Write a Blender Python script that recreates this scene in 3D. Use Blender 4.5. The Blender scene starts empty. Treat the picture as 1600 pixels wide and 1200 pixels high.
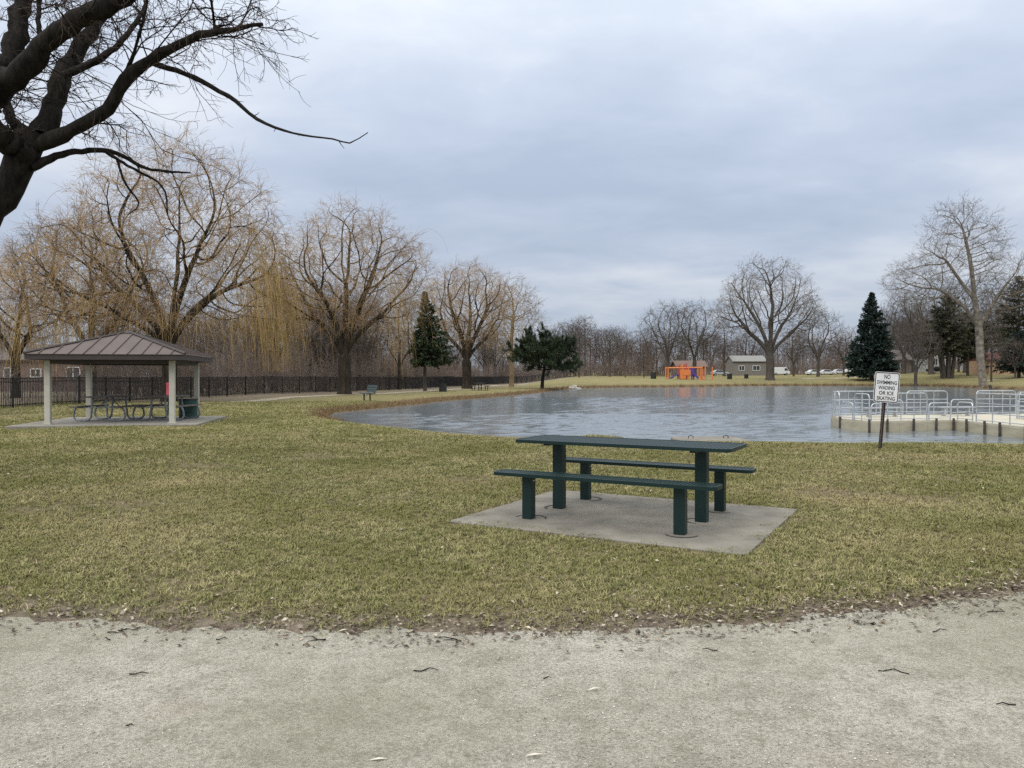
import bpy, bmesh, math, random
import numpy as np
from mathutils import Vector, Matrix
R = math.radians
S = bpy.context.scene
COL = S.collection
rng = np.random.default_rng(7)
random.seed(7)

# ------------------------------------------------------------------ camera
CH = 1.45                      # camera height
PITCH = math.atan(12 / 1200)   # looking slightly down
cam = bpy.data.cameras.new('camera'); camo = bpy.data.objects.new('camera', cam); COL.objects.link(camo)
cam.sensor_width = 36; cam.lens = 27; cam.clip_end = 3000; cam.clip_start = .05
camo.location = (0, 0, CH); camo.rotation_euler = (R(90) - PITCH, 0, 0)
S.camera = camo
# ------------------------------------------------------------------ world, sun, exposure
SUN_EL, SUN_AZ = R(50), R(215)     # azimuth clockwise from +Y: behind and left of the camera
W = bpy.data.worlds.new('World'); S.world = W; W.use_nodes = True
nt = W.node_tree; nt.nodes.clear()
def N(t, **k):
    n = nt.nodes.new(t)
    for a, b in k.items(): setattr(n, a, b)
    return n
def math_n(tree, op, a, b=None, clamp=False):
    n = tree.nodes.new('ShaderNodeMath'); n.operation = op; n.use_clamp = clamp
    for i, v in enumerate((a, b)):
        if v is None: continue
        if isinstance(v, (int, float)): n.inputs[i].default_value = v
        else: tree.links.new(v, n.inputs[i])
    return n.outputs[0]
L = nt.links.new
sky = N('ShaderNodeTexSky', sky_type='NISHITA'); sky.sun_disc = False
sky.sun_elevation = SUN_EL; sky.sun_rotation = SUN_AZ
skm = N('ShaderNodeMix', data_type='RGBA', blend_type='MULTIPLY'); skm.inputs[0].default_value = 1
L(sky.outputs[0], skm.inputs[6]); skm.inputs[7].default_value = (.09, .09, .09, 1)
tc = N('ShaderNodeTexCoord'); sx = N('ShaderNodeSeparateXYZ'); L(tc.outputs['Generated'], sx.inputs[0])
zc = math_n(nt, 'MAXIMUM', sx.outputs[2], 0.0)
den = math_n(nt, 'ADD', zc, .16)
cx = math_n(nt, 'DIVIDE', sx.outputs[0], den); cy = math_n(nt, 'DIVIDE', sx.outputs[1], den)
cb = N('ShaderNodeCombineXYZ'); L(cx, cb.inputs[0]); L(cy, cb.inputs[1])
def wnoise(scale, detail, rough, dist, off):
    mp = N('ShaderNodeMapping'); L(cb.outputs[0], mp.inputs[0]); mp.inputs[1].default_value = off
    mp.inputs[3].default_value = (1, 1.25, 1)
    n = N('ShaderNodeTexNoise'); L(mp.outputs[0], n.inputs[0])
    n.inputs['Scale'].default_value = scale; n.inputs['Detail'].default_value = detail
    n.inputs['Roughness'].default_value = rough; n.inputs['Distortion'].default_value = dist
    return n.outputs[0]
n1 = wnoise(.75, 6, .5, .3, (3.1, 1.7, 0)); n2 = wnoise(2.1, 7, .55, .2, (8.3, 4.1, 0))
nn = math_n(nt, 'ADD', math_n(nt, 'MULTIPLY', n1, .62), math_n(nt, 'MULTIPLY', n2, .38))
cr = N('ShaderNodeValToRGB'); L(nn, cr.inputs[0])
e = cr.color_ramp.elements
e[0].position = .36; e[0].color = (.47, .55, .69, 1); e[1].position = .66; e[1].color = (.79, .83, .905, 1)
m_ = e.new(.5); m_.color = (.57, .645, .78, 1)
mx = N('ShaderNodeMix', data_type='RGBA'); mx.inputs[0].default_value = .88
L(skm.outputs[2], mx.inputs[6]); L(cr.outputs[0], mx.inputs[7])
# an overcast sky brightens towards the zenith
mr = N('ShaderNodeMapRange', interpolation_type='SMOOTHSTEP'); L(zc, mr.inputs[0])
mr.inputs[1].default_value = .25; mr.inputs[2].default_value = 1; mr.inputs[3].default_value = 0; mr.inputs[4].default_value = 1
zr = N('ShaderNodeMix', data_type='RGBA'); L(mr.outputs[0], zr.inputs[0]); zr.inputs[6].default_value = (1, 1, 1, 1); zr.inputs[7].default_value = (3.15, 2.85, 2.3, 1)
zm = N('ShaderNodeMix', data_type='RGBA', blend_type='MULTIPLY'); zm.inputs[0].default_value = 1; hz = N('ShaderNodeMapRange', interpolation_type='SMOOTHSTEP'); L(zc, hz.inputs[0]); hz.inputs[1].default_value = 0; hz.inputs[2].default_value = .38; hz.inputs[3].default_value = .80; hz.inputs[4].default_value = 1.06
hm = N('ShaderNodeVectorMath', operation='SCALE'); L(mx.outputs[2], hm.inputs[0]); L(hz.outputs[0], hm.inputs['Scale'])
L(hm.outputs[0], zm.inputs[6]); L(zr.outputs[2], zm.inputs[7])
bg = N('ShaderNodeBackground'); L(zm.outputs[2], bg.inputs[0]); bg.inputs[1].default_value = 1
wo = N('ShaderNodeOutputWorld'); L(bg.outputs[0], wo.inputs[0])
sl = bpy.data.lights.new('sun', 'SUN'); sl.energy = 1.5; sl.angle = R(40); sl.color = (1, .95, .88)
so = bpy.data.objects.new('sun', sl); COL.objects.link(so); so.location = (-20, -20, 40)
sd = Vector((math.sin(SUN_AZ) * math.cos(SUN_EL), math.cos(SUN_AZ) * math.cos(SUN_EL), math.sin(SUN_EL)))
so.rotation_euler = sd.to_track_quat('Z', 'Y').to_euler()
S.view_settings.view_transform = 'Standard'; S.view_settings.look = 'None'
S.view_settings.gamma = 1; S.view_settings.exposure = 0.12
S.render.engine = 'CYCLES'
S.cycles.max_bounces = 5; S.cycles.diffuse_bounces = 2; S.cycles.glossy_bounces = 3; S.cycles.transparent_max_bounces = 6
S.cycles.use_denoising = False

# ------------------------------------------------------------------ helpers
def at(px, py, Y):
    """photo pixel (1600x1200) at depth Y -> world point"""
    u = (px - 800) / 1200; v = (600 - py) / 1200
    c, s = math.cos(PITCH), math.sin(PITCH)
    dy = c + v * s; dz = -s + v * c
    k = Y / dy
    return Vector((u * k, Y, CH + dz * k))
def px2x(px, Y): return (px - 800) / 1200 * Y

def tag(o, label=None, cat=None, group=None, kind=None):
    if label: o['label'] = label
    if cat: o['category'] = cat
    if group: o['group'] = group
    if kind: o['kind'] = kind
    return o
def empty(name, loc=(0, 0, 0), rz=0, label=None, cat=None, group=None):
    o = bpy.data.objects.new(name, None); COL.objects.link(o); o.empty_display_size = .2
    o.location = loc; o.rotation_euler = (0, 0, rz)
    return tag(o, label, cat, group)
def link(name, me, m=None, parent=None, loc=None, rz=None):
    o = bpy.data.objects.new(name, me); COL.objects.link(o)
    if m is not None and not me.materials: me.materials.append(m)
    if parent is not None: o.parent = parent
    if loc is not None: o.location = loc
    if rz is not None: o.rotation_euler = (0, 0, rz)
    return o
def copy_tree(o, parent=None):
    c = o.copy(); COL.objects.link(c); c.parent = parent
    for ch in list(o.children): copy_tree(ch, c)
    return c
def npmesh(name, V, F, smooth=False):
    """F: list of (faces array) with equal sized faces"""
    me = bpy.data.meshes.new(name)
    V = np.asarray(V, np.float32).reshape(-1, 3)
    Fs = [np.asarray(f, np.int32) for f in F if len(f)]
    nl = sum(f.size for f in Fs); nf = sum(len(f) for f in Fs)
    me.vertices.add(len(V)); me.vertices.foreach_set('co', V.ravel())
    me.loops.add(nl); me.loops.foreach_set('vertex_index', np.concatenate([f.ravel() for f in Fs]))
    me.polygons.add(nf)
    tot = np.concatenate([np.full(len(f), f.shape[1], np.int32) for f in Fs])
    st = np.concatenate([[0], np.cumsum(tot)[:-1]]).astype(np.int32)
    me.polygons.foreach_set('loop_start', st)
    try: me.polygons.foreach_set('loop_total', tot)
    except Exception: pass
    me.polygons.foreach_set('use_smooth', np.full(nf, smooth))
    me.update(calc_edges=True); me.validate()
    return me

class MB:
    """collects boxes, bars, tubes and polygons -> one mesh object"""
    def __init__(s): s.v = []; s.f = []
    def add(s, vs, fs):
        b = len(s.v); s.v += [tuple(v) for v in vs]; s.f += [tuple(i + b for i in f) for f in fs]; return s
    def box(s, c, d, rz=0, M=None):
        x, y, z = [q / 2 for q in d]
        vs = [Vector((i * x, j * y, k * z)) for k in (-1, 1) for j in (-1, 1) for i in (-1, 1)]
        m = Matrix.Translation(c) @ (M if M else Matrix.Rotation(rz, 4, 'Z'))
        return s.add([m @ v for v in vs], [(0, 2, 3, 1), (4, 5, 7, 6), (0, 1, 5, 4), (2, 6, 7, 3), (0, 4, 6, 2), (1, 3, 7, 5)])
    def bar(s, a, b, w, h, up=(0, 0, 1)):
        a, b = Vector(a), Vector(b); d = b - a; ln = d.length; d.normalize()
        up = Vector(up)
        if abs(d.dot(up)) > .98: up = Vector((0, 1, 0))
        y = up.cross(d).normalized(); z = d.cross(y)
        M = Matrix((d, y, z)).transposed().to_4x4()
        return s.box((a + b) / 2, (ln, w, h), M=M)
    def tube(s, pts, r, n=8, cap=True):
        pts = [Vector(p) for p in pts]; rs = r if isinstance(r, (list, tuple)) else [r] * len(pts)
        b = len(s.v); pn = None
        for i, p in enumerate(pts):
            t = (pts[min(i + 1, len(pts) - 1)] - pts[max(i - 1, 0)]).normalized()
            if pn is None:
                ref = Vector((0, 0, 1)) if abs(t.z) < .9 else Vector((1, 0, 0))
                pn = t.cross(ref).normalized()
            pn = (pn - t * pn.dot(t)).normalized(); q = t.cross(pn)
            for k in range(n):
                a = 2 * math.pi * k / n
                s.v.append(tuple(p + (pn * math.cos(a) + q * math.sin(a)) * rs[i]))
        for i in range(len(pts) - 1):
            for k in range(n):
                k2 = (k + 1) % n
                s.f.append((b + i * n + k, b + i * n + k2, b + (i + 1) * n + k2, b + (i + 1) * n + k))
        if cap:
            s.f.append(tuple(b + k for k in reversed(range(n)))); e0 = b + (len(pts) - 1) * n
            s.f.append(tuple(e0 + k for k in range(n)))
        return s
    def prism(s, poly, z0, z1):
        n = len(poly); vs = [(x, y, z0) for x, y in poly] + [(x, y, z1) for x, y in poly]
        fs = [tuple(reversed(range(n))), tuple(range(n, 2 * n))] + [(i, (i + 1) % n, n + (i + 1) % n, n + i) for i in range(n)]
        return s.add(vs, fs)
    def extr(s, poly, M, th):
        """poly in local xz, extruded along local y by th (centred), placed by M"""
        n = len(poly); vs = [M @ Vector((x, -th / 2, z)) for x, z in poly] + [M @ Vector((x, th / 2, z)) for x, z in poly]
        fs = [tuple(range(n)), tuple(reversed(range(n, 2 * n)))] + [((i + 1) % n, i, n + i, n + (i + 1) % n) for i in range(n)]
        return s.add(vs, fs)
    def build(s, name, m, parent=None, smooth=False, bevel=0, loc=None, rz=None):
        me = bpy.data.meshes.new(name); me.from_pydata(s.v, [], s.f); me.validate()
        bm = bmesh.new(); bm.from_mesh(me); bmesh.ops.recalc_face_normals(bm, faces=bm.faces[:]); bm.to_mesh(me); bm.free()
        if smooth:
            me.polygons.foreach_set('use_smooth', [True] * len(me.polygons))
            try: me.set_sharp_from_angle(angle=R(40))
            except Exception: pass
        o = link(name, me, m, parent, loc, rz)
        if bevel:
            b = o.modifiers.new('bevel', 'BEVEL'); b.width = bevel; b.segments = 2; b.limit_method = 'ANGLE'
        return o
def round_rect(w, h, r, n=4):
    out = []
    for cx_, cy_, a0 in ((w / 2 - r, h / 2 - r, 0), (-w / 2 + r, h / 2 - r, 90), (-w / 2 + r, -h / 2 + r, 180), (w / 2 - r, -h / 2 + r, 270)):
        for k in range(n + 1):
            a = R(a0 + 90 * k / n); out.append((cx_ + r * math.cos(a), cy_ + r * math.sin(a)))
    return out

# ------------------------------------------------------------------ materials
def newmat(name):
    m = bpy.data.materials.new(name); m.use_nodes = True
    t = m.node_tree; return m, t, t.nodes['Principled BSDF']
def tnode(t, ty, ins=None, **k):
    n = t.nodes.new(ty)
    for a, b in k.items(): setattr(n, a, b)
    for a, b in (ins or {}).items():
        if hasattr(b, 'links') or isinstance(b, bpy.types.NodeSocket): t.links.new(b, n.inputs[a])
        else: n.inputs[a].default_value = b
    return n
def noise(t, co, scale, detail=4, rough=.55, dist=0):
    return tnode(t, 'ShaderNodeTexNoise', {'Vector': co, 'Scale': scale, 'Detail': detail, 'Roughness': rough, 'Distortion': dist}).outputs[0]
def ramp(t, fac, stops):
    n = t.nodes.new('ShaderNodeValToRGB'); t.links.new(fac, n.inputs[0]); el = n.color_ramp.elements
    while len(el) < len(stops): el.new(.5)
    for q, (p, c) in zip(el, stops):
        q.position = p; q.color = (*c, 1) if len(c) == 3 else c
    return n.outputs[0]
def mixc(t, f, a, b, blend='MIX'):
    n = t.nodes.new('ShaderNodeMix'); n.data_type = 'RGBA'; n.blend_type = blend
    for i, v in ((0, f), (6, a), (7, b)):
        if isinstance(v, bpy.types.NodeSocket): t.links.new(v, n.inputs[i])
        else: n.inputs[i].default_value = v if i == 0 else ((*v, 1) if len(v) == 3 else v)
    return n.outputs[2]
def bump(t, b, h, strength=.4, dist=.01):
    n = tnode(t, 'ShaderNodeBump', {'Height': h, 'Strength': strength, 'Distance': dist})
    t.links.new(n.outputs[0], b.inputs['Normal'])
def mat(name, c1, c2=None, scale=8, rough=.7, bmp=0, bdist=.01, metal=0, detail=5, stretch=None, spec=None, coat=0):
    m, t, b = newmat(name)
    co = t.nodes.new('ShaderNodeTexCoord').outputs['Object']
    if stretch: co = tnode(t, 'ShaderNodeMapping', {'Vector': co, 'Scale': stretch}).outputs[0]
    if c2:
        f = noise(t, co, scale, detail)
        t.links.new(ramp(t, f, [(.32, c1), (.68, c2)]), b.inputs['Base Color'])
        if bmp: bump(t, b, noise(t, co, scale * 3, detail), bmp, bdist)
    else: b.inputs['Base Color'].default_value = (*c1, 1)
    b.inputs['Roughness'].default_value = rough; b.inputs['Metallic'].default_value = metal
    if spec is not None: b.inputs['Specular IOR Level'].default_value = spec
    if coat: b.inputs['Coat Weight'].default_value = coat
    return m
def island_mat(name, stops, rough=.8, spec=.2):
    m, t, b = newmat(name)
    g = t.nodes.new('ShaderNodeNewGeometry')
    t.links.new(ramp(t, g.outputs['Random Per Island'], stops), b.inputs['Base Color'])
    b.inputs['Roughness'].default_value = rough; b.inputs['Specular IOR Level'].default_value = spec
    return m
M = {}
M['bark_dark'] = mat('bark_dark', (.010, .009, .008), (.036, .031, .027), 11, .95, 1, .03, stretch=(1, 1, .25), spec=.1)
M['bark_willow'] = mat('bark_willow', (.026, .021, .017), (.07, .057, .043), 7, .95, 1, .05, stretch=(1, 1, .2), spec=.1)
M['twig_dark'] = mat('twig_dark', (.055, .042, .035), (.09, .07, .058), 3, .9, spec=.1)
M['twig_willow'] = mat('twig_willow', (.285, .195, .118), (.45, .315, .17), .5, .85, spec=.1)
M['strand_gold'] = mat('strand_gold', (.33, .225, .09), (.52, .37, .15), .5, .85, spec=.1)
M['bark_grey'] = mat('bark_grey', (.06, .052, .045), (.12, .105, .09), 6, .95, .6, .03, stretch=(1, 1, .25), spec=.1)
M['twig_grey'] = mat('twig_grey', (.085, .07, .06), (.13, .11, .095), 2, .9, spec=.1)
M['twig_red'] = mat('twig_red', (.085, .062, .052), (.14, .105, .085), 2, .9, spec=.1)
M['brush'] = mat('brush', (.14, .108, .09), (.235, .185, .155), .35, .9, spec=.1)
M['brush_grey'] = mat('brush_grey', (.12, .105, .095), (.19, .165, .15), .3, .9, spec=.1)
M['bark_syc'] = mat('bark_syc', (.10, .085, .07), (.29, .255, .21), 2.2, .9, .3, .02, spec=.1)
M['twig_syc'] = mat('twig_syc', (.12, .10, .085), (.24, .205, .165), 1, .9, spec=.1)
M['twig_tan'] = mat('twig_tan', (.20, .145, .085), (.32, .235, .135), 1, .9, spec=.1)
M['needle_blue'] = island_mat('needle_blue', [(0, (.012, .022, .018)), (.6, (.026, .045, .036)), (1, (.065, .095, .078))])
M['needle_green'] = island_mat('needle_green', [(0, (.016, .028, .014)), (.6, (.038, .058, .03)), (1, (.085, .11, .055))])
M['needle_cedar'] = island_mat('needle_cedar', [(0, (.024, .028, .017)), (.6, (.055, .058, .033)), (1, (.10, .095, .055))])
M['leaf_brown'] = island_mat('leaf_brown', [(0, (.04, .03, .022)), (.35, (.10, .074, .054)), (.7, (.21, .165, .125)), (.9, (.34, .29, .23)), (1, (.54, .48, .39))])
M['leaf_tree'] = island_mat('leaf_tree', [(0, (.09, .055, .035)), (1, (.2, .12, .07))])
M['green_coat'] = mat('green_coat', (.005, .020, .019), (.007, .025, .0235), 30, .42, .15, .002, spec=.35)
M['concrete'] = mat('concrete', (.19, .175, .15), (.27, .252, .22), 3, .9, .5, .004, detail=9)
M['pad_concrete'] = mat('pad_concrete', (.13, .118, .098), (.235, .216, .182), 2.2, .92, .5, .004, detail=10)
M['joint_dark'] = mat('joint_dark', (.03, .028, .025), (.06, .055, .05), 20, .95)
M['galv'] = mat('galv', (.42, .45, .47), (.58, .6, .62), 10, .42, metal=.65)
M['galv_dull'] = mat('galv_dull', (.16, .175, .185), (.26, .28, .29), 10, .55, metal=.4)
M['steel_dark'] = mat('steel_dark', (.03, .027, .025), (.08, .07, .06), 8, .6)
M['rust'] = mat('rust', (.032, .020, .017), (.06, .036, .03), 20, .8)
M['sign_white'] = mat('sign_white', (.66, .66, .68), (.74, .74, .75), 5, .5)
M['black'] = mat('black', (.012, .012, .013), (.02, .02, .02), 20, .5)
M['fence_black'] = mat('fence_black', (.008, .008, .009), (.016, .016, .018), 10, .55)
M['dock_face'] = mat('dock_face', (.34, .305, .22), (.46, .42, .315), 1.6, .8, .2, .01, stretch=(1, 1, 4))
M['dock_deck'] = mat('dock_deck', (.40, .365, .285), (.50, .46, .37), 2.5, .85)
M['post_cream'] = mat('post_cream', (.43, .41, .34), (.50, .48, .41), 4, .55)
M['roof_metal'] = mat('roof_metal', (.092, .070, .064), (.115, .088, .08), 1.5, .6, spec=.3)
M['fascia'] = mat('fascia', (.035, .026, .024), (.05, .038, .034), 3, .5)
M['soffit'] = mat('soffit', (.10, .085, .075), (.14, .12, .105), 3, .8)
M['wood_grey'] = mat('wood_grey', (.10, .09, .075), (.17, .15, .13), 6, .85, stretch=(1, 8, 1))
M['drum_green'] = mat('drum_green', (.008, .05, .038), (.014, .07, .052), 6, .45)
M['pink'] = mat('pink', (.46, .06, .10), (.54, .09, .13), 6, .7)
M['orange'] = mat('orange', (.62, .18, .045), (.68, .22, .06), 4, .45)
M['purple'] = mat('purple', (.07, .03, .22), (.10, .045, .3), 4, .4)
M['redpost'] = mat('redpost', (.40, .05, .04), (.46, .07, .05), 4, .5)
M['bench_blue'] = mat('bench_blue', (.045, .075, .08), (.07, .10, .105), 10, .5)
M['glass'] = mat('glass', (.03, .035, .04), (.06, .07, .08), 2, .12)
M['rock'] = mat('rock', (.22, .20, .17), (.40, .37, .33), 5, .9, .6, .02)
M['white_paint'] = mat('white_paint', (.68, .68, .67), (.76, .76, .75), 4, .5)
M['tyre'] = mat('tyre', (.012, .012, .012), (.02, .02, .02), 20, .9)

# ------------------------------------------------------------------ terrain
def catmull(P, n=8, closed=True):
    P = np.array(P, float); m = len(P); out = []
    for i in range(m if closed else m - 1):
        if closed: a, b, c, d = P[(i - 1) % m], P[i], P[(i + 1) % m], P[(i + 2) % m]
        else: a, b, c, d = P[max(i - 1, 0)], P[i], P[i + 1], P[min(i + 2, m - 1)]
        for k in range(n):
            t = k / n
            out.append(.5 * ((2 * b) + (c - a) * t + (2 * a - 5 * b + 4 * c - d) * t * t + (3 * b - a - 3 * c + d) * t ** 3))
    if not closed: out.append(P[-1])
    return np.array(out)
POND = catmull([(-7.0, 29.5), (-5.3, 26.4), (-3.1, 23.6), (-1.4, 21.5), (0, 20.2), (1.1, 19.7), (1.5, 20.9), (2.9, 21.0), (3.2, 19.2),
    (4.4, 18.8), (5.9, 18.7), (7.6, 18.3), (9.25, 18.4), (11.5, 18.0), (13.9, 17.6), (17.4, 18.2), (24, 21), (34, 28), (48, 44), (58, 66), (62, 90), (66, 112), (69, 126), (62, 133), (52.8, 133),
    (41.8, 132), (30, 121), (20, 115), (11.9, 110), (6.3, 94), (2.7, 77), (0, 66), (-2.4, 57.4), (-4.3, 52), (-5.6, 45), (-6.7, 40),
    (-7.5, 37), (-7.9, 34)], 6)
def sdist(x, y):
    """signed distance to the shoreline, positive on land"""
    x = np.atleast_1d(np.asarray(x, float)); y = np.atleast_1d(np.asarray(y, float))
    A = POND; B = np.roll(POND, -1, 0)
    best = np.full(x.shape, 1e9); ins = np.zeros(x.shape, bool)
    for (ax, ay), (bx, by) in zip(A, B):
        dx, dy = bx - ax, by - ay
        t = np.clip(((x - ax) * dx + (y - ay) * dy) / (dx * dx + dy * dy + 1e-12), 0, 1)
        best = np.minimum(best, (x - ax - t * dx) ** 2 + (y - ay - t * dy) ** 2)
        c = (ay > y) != (by > y)
        if dy != 0: ins ^= c & (x < (bx - ax) * (y - ay) / dy + ax)
    d = np.sqrt(best); return np.where(ins, -d, d)
def sstep(x, a, b):
    t = np.clip((x - a) / (b - a), 0, 1); return t * t * (3 - 2 * t)
WATER = -.2
def terrain(x, y, sd=None):
    x = np.atleast_1d(np.asarray(x, float)); y = np.atleast_1d(np.asarray(y, float))
    if sd is None: sd = sdist(x, y)
    bw = 2.3 - 1.5 * sstep(y, 21, 31)
    z = np.where(sd > 0, WATER * (1 - sstep(sd, -.3 * bw, bw)) / (1 - sstep(0, -.3 * bw, bw)), WATER - np.minimum(1.0, .35 * -sd))
    t = x / np.maximum(y, 1)
    far = sstep(y, 60, 92) * sstep(t, .0, .10)
    s = np.maximum(sd - .6, 0)
    mid = 1.0 * (1 - np.exp(-s / 8)) + .010 * s
    rgt = 1.25 * (1 - np.exp(-s / 8)) + .024 * s
    w = sstep(t, .40, .56)
    z = z + far * np.minimum(mid * (1 - w) + rgt * w, 3.4)
    und = .035 * np.sin(x * .31 + 1) * np.sin(y * .23) + .02 * np.sin(x * .8 + y * .5)
    z = z + und * sstep(sd, .5, 4) * sstep(y, 10, 16)
    return z
def tz(x, y): return float(terrain(x, y)[0])
def place(px, Y): x = px2x(px, Y); return Vector((x, Y, tz(x, Y)))

FENCE = catmull([(-25.5, 18), (-22.6, 33), (-21.9, 45), (-20.6, 57), (-16.6, 69.5), (-12.3, 84), (-8, 108), (-3.4, 138), (4, 158), (14, 166)], 6, False)
def fdist(x, y):
    best = np.full(np.shape(x), 1e9)
    for a, b in zip(FENCE[:-1], FENCE[1:]):
        d = b - a; t = np.clip(((x - a[0]) * d[0] + (y - a[1]) * d[1]) / (d @ d), 0, 1)
        best = np.minimum(best, np.hypot(x - a[0] - t * d[0], y - a[1] - t * d[1]))
    return best
EDGE = np.array([(-16, 9.5), (-9, 6.35), (-5.5, 5.15), (-3.08, 4.62), (-1.46, 4.38), (0, 4.33), (.73, 4.38), (1.52, 4.53), (2.39, 4.78), (3.44, 5.16), (5.2, 6.1), (8, 8.2), (13, 13)])
EDGEC = catmull(EDGE, 6, False)
def edge_y(x): return np.interp(x, EDGEC[:, 0], EDGEC[:, 1])

def axis(parts):
    out = []
    for a, b, s in parts: out += list(np.arange(a, b - 1e-6, s))
    out.append(parts[-1][1]); return np.array(out)
gx = axis([(-320, -60, 13), (-60, -26, 2), (-26, -12, .5), (-12, 20, .25), (20, 40, .8), (40, 90, 1.6), (90, 320, 13)])
gy = axis([(-40, 0, 4), (0, 3.6, .4), (3.6, 7, .1), (7, 16, .4), (16, 36, .2), (36, 60, .5), (60, 145, 1), (145, 200, 4), (200, 500, 15)])
XX, YY = np.meshgrid(gx, gy); xf, yf = XX.ravel(), YY.ravel()
sdf = sdist(xf, yf); zf = terrain(xf, yf, sdf)
nx, ny = len(gx), len(gy)
idx = np.arange(nx * ny).reshape(ny, nx)
quads = np.stack([idx[:-1, :-1], idx[:-1, 1:], idx[1:, 1:], idx[1:, :-1]], -1).reshape(-1, 4)
gme = npmesh('ground', np.stack([xf, yf, zf], 1), [quads], True)
at_ = gme.attributes.new('bank', 'FLOAT', 'POINT')
bw = np.where(yf > 27, 1.5, .55) 
bank = (1 - sstep(sdf, bw * .5, bw * 1.5))
fd = fdist(xf, yf)
behind = (xf < np.interp(yf, FENCE[:, 1], FENCE[:, 0]))
dirt = np.maximum(1 - sstep(fd, 3.0, 10.0), np.where(behind, 1, 0))
ed = yf - edge_y(xf); dirt = np.maximum(dirt, (1 - sstep(ed, .08, .55)) * (ed > -1) * (np.abs(xf) < 12))
at_.data.foreach_set('value', bank.astype(np.float32))
a3 = gme.attributes.new('near', 'FLOAT', 'POINT'); a3.data.foreach_set('value', (1 - sstep(np.hypot(xf, yf), 11, 26)).astype(np.float32))
a2 = gme.attributes.new('dirt', 'FLOAT', 'POINT'); a2.data.foreach_set('value', dirt.astype(np.float32))

def lawn_nodes(t, co):
    big = noise(t, co, .22, 4, .6); mid = noise(t, co, 1.3, 5, .65); fine = noise(t, co, 22, 5, .7)
    c = ramp(t, big, [(.35, (.20, .192, .072)), (.5, (.255, .23, .095)), (.66, (.30, .26, .122))])
    c = mixc(t, ramp(t, mid, [(.38, (0, 0, 0)), (.66, (.75, .75, .75))]), c, (.32, .265, .145))
    c = mixc(t, ramp(t, fine, [(.42, (.75, .75, .75)), (.56, (0, 0, 0))]), c, (.085, .075, .045))
    return c, fine
m, t, b = newmat('lawn'); M['lawn'] = m
co = t.nodes.new('ShaderNodeNewGeometry').outputs['Position']
c, fine = lawn_nodes(t, co)
an = tnode(t, 'ShaderNodeAttribute', attribute_name='bank').outputs['Fac']
ad = tnode(t, 'ShaderNodeAttribute', attribute_name='dirt').outputs['Fac']
br = noise(t, co, 3, 6, .7)
dirtc = ramp(t, br, [(.3, (.105, .085, .064)), (.7, (.23, .19, .145))])
bankc = ramp(t, br, [(.3, (.085, .058, .032)), (.7, (.20, .14, .075))])
patch = noise(t, co, .6, 5, .6)
an_ = tnode(t, 'ShaderNodeAttribute', attribute_name='near').outputs['Fac']
soil = ramp(t, noise(t, co, 9, 6, .7), [(.35, (.085, .066, .042)), (.65, (.19, .15, .095))])
c = mixc(t, math_n(t, 'MULTIPLY', an_, .8), c, soil)
fd_ = math_n(t, 'MULTIPLY', ad, ramp(t, patch, [(.28, (.25, .25, .25)), (.5, (1, 1, 1))]), True)
c = mixc(t, fd_, c, dirtc); c = mixc(t, an, c, bankc)
t.links.new(c, b.inputs['Base Color']); b.inputs['Roughness'].default_value = .95; b.inputs['Specular IOR Level'].default_value = .1
bump(t, b, fine, .8, .03)
ground = tag(link('ground', gme, M['lawn']), 'dormant olive and straw coloured lawn around the pond', 'lawn', kind='structure')

# water ------------------------------------------------------------
m, t, b = newmat('water'); M['water'] = m
co = t.nodes.new('ShaderNodeNewGeometry').outputs['Position']
mp = tnode(t, 'ShaderNodeMapping', {'Vector': co, 'Scale': (.75, 1.0, 1), 'Rotation': (0, 0, .35)}).outputs[0]
w1 = noise(t, mp, 1.1, 3, .5, .6); w2 = noise(t, mp, 3.6, 4, .6, .4); w3 = noise(t, mp, .16, 2, .5)
h = math_n(t, 'ADD', math_n(t, 'MULTIPLY', w1, .6), math_n(t, 'MULTIPLY', w2, .38))
h = math_n(t, 'MULTIPLY', h, math_n(t, 'ADD', math_n(t, 'MULTIPLY', w3, .9), .45))
b.inputs['Base Color'].default_value = (.15, .17, .185, 1); b.inputs['Roughness'].default_value = .12
b.inputs['IOR'].default_value = 1.33
bump(t, b, h, 1.0, .009)
wx = axis([(-9, 24, .15), (24, 40, .3), (40, 73, .7)]); wy = axis([(17, 34, .10), (34, 60, .2), (60, 135, .5)])
WX, WY = np.meshgrid(wx, wy); wsd = sdist(WX.ravel(), WY.ravel()).reshape(WX.shape)
stepl = np.maximum(np.gradient(wy)[:, None], np.gradient(wx)[None] * .6)
wrn = np.random.default_rng(2); WZ = np.zeros_like(WX)
for k in range(30):
    lam = .28 * (1.0 + 2.2 * wrn.random() ** 1.5); th_ = 1.2 + wrn.normal() * .55; kk = 2 * np.pi / lam
    ph = kk * (WX * np.cos(th_) + WY * np.sin(th_)) + wrn.random() * 6.28 + .8 * np.sin(WX * .35 + k) + .8 * np.sin(WY * .27 + 2 * k)
    WZ += .0052 * lam * np.sin(ph) * np.clip(lam / (2.6 * stepl) - .3, 0, 1)
gust = .85 + .15 * np.sin(WX * .21 + WY * .11 + 1) * np.sin(WY * .17 - WX * .05)
WZ *= gust * np.clip(-wsd / 2.5 + .3, .15, 1)
wi = np.arange(WX.size).reshape(WX.shape); wq = np.stack([wi[:-1, :-1], wi[:-1, 1:], wi[1:, 1:], wi[1:, :-1]], -1).reshape(-1, 4)
wq = wq[(wsd.ravel()[wq] < .9).any(1)]
wme = npmesh('pond_water', np.stack([WX, WY, WATER + WZ], -1).reshape(-1, 3), [wq], True)
tag(link('pond_water', wme, M['water']), 'rippled grey pond water reflecting the overcast sky', 'water', kind='structure')

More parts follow.
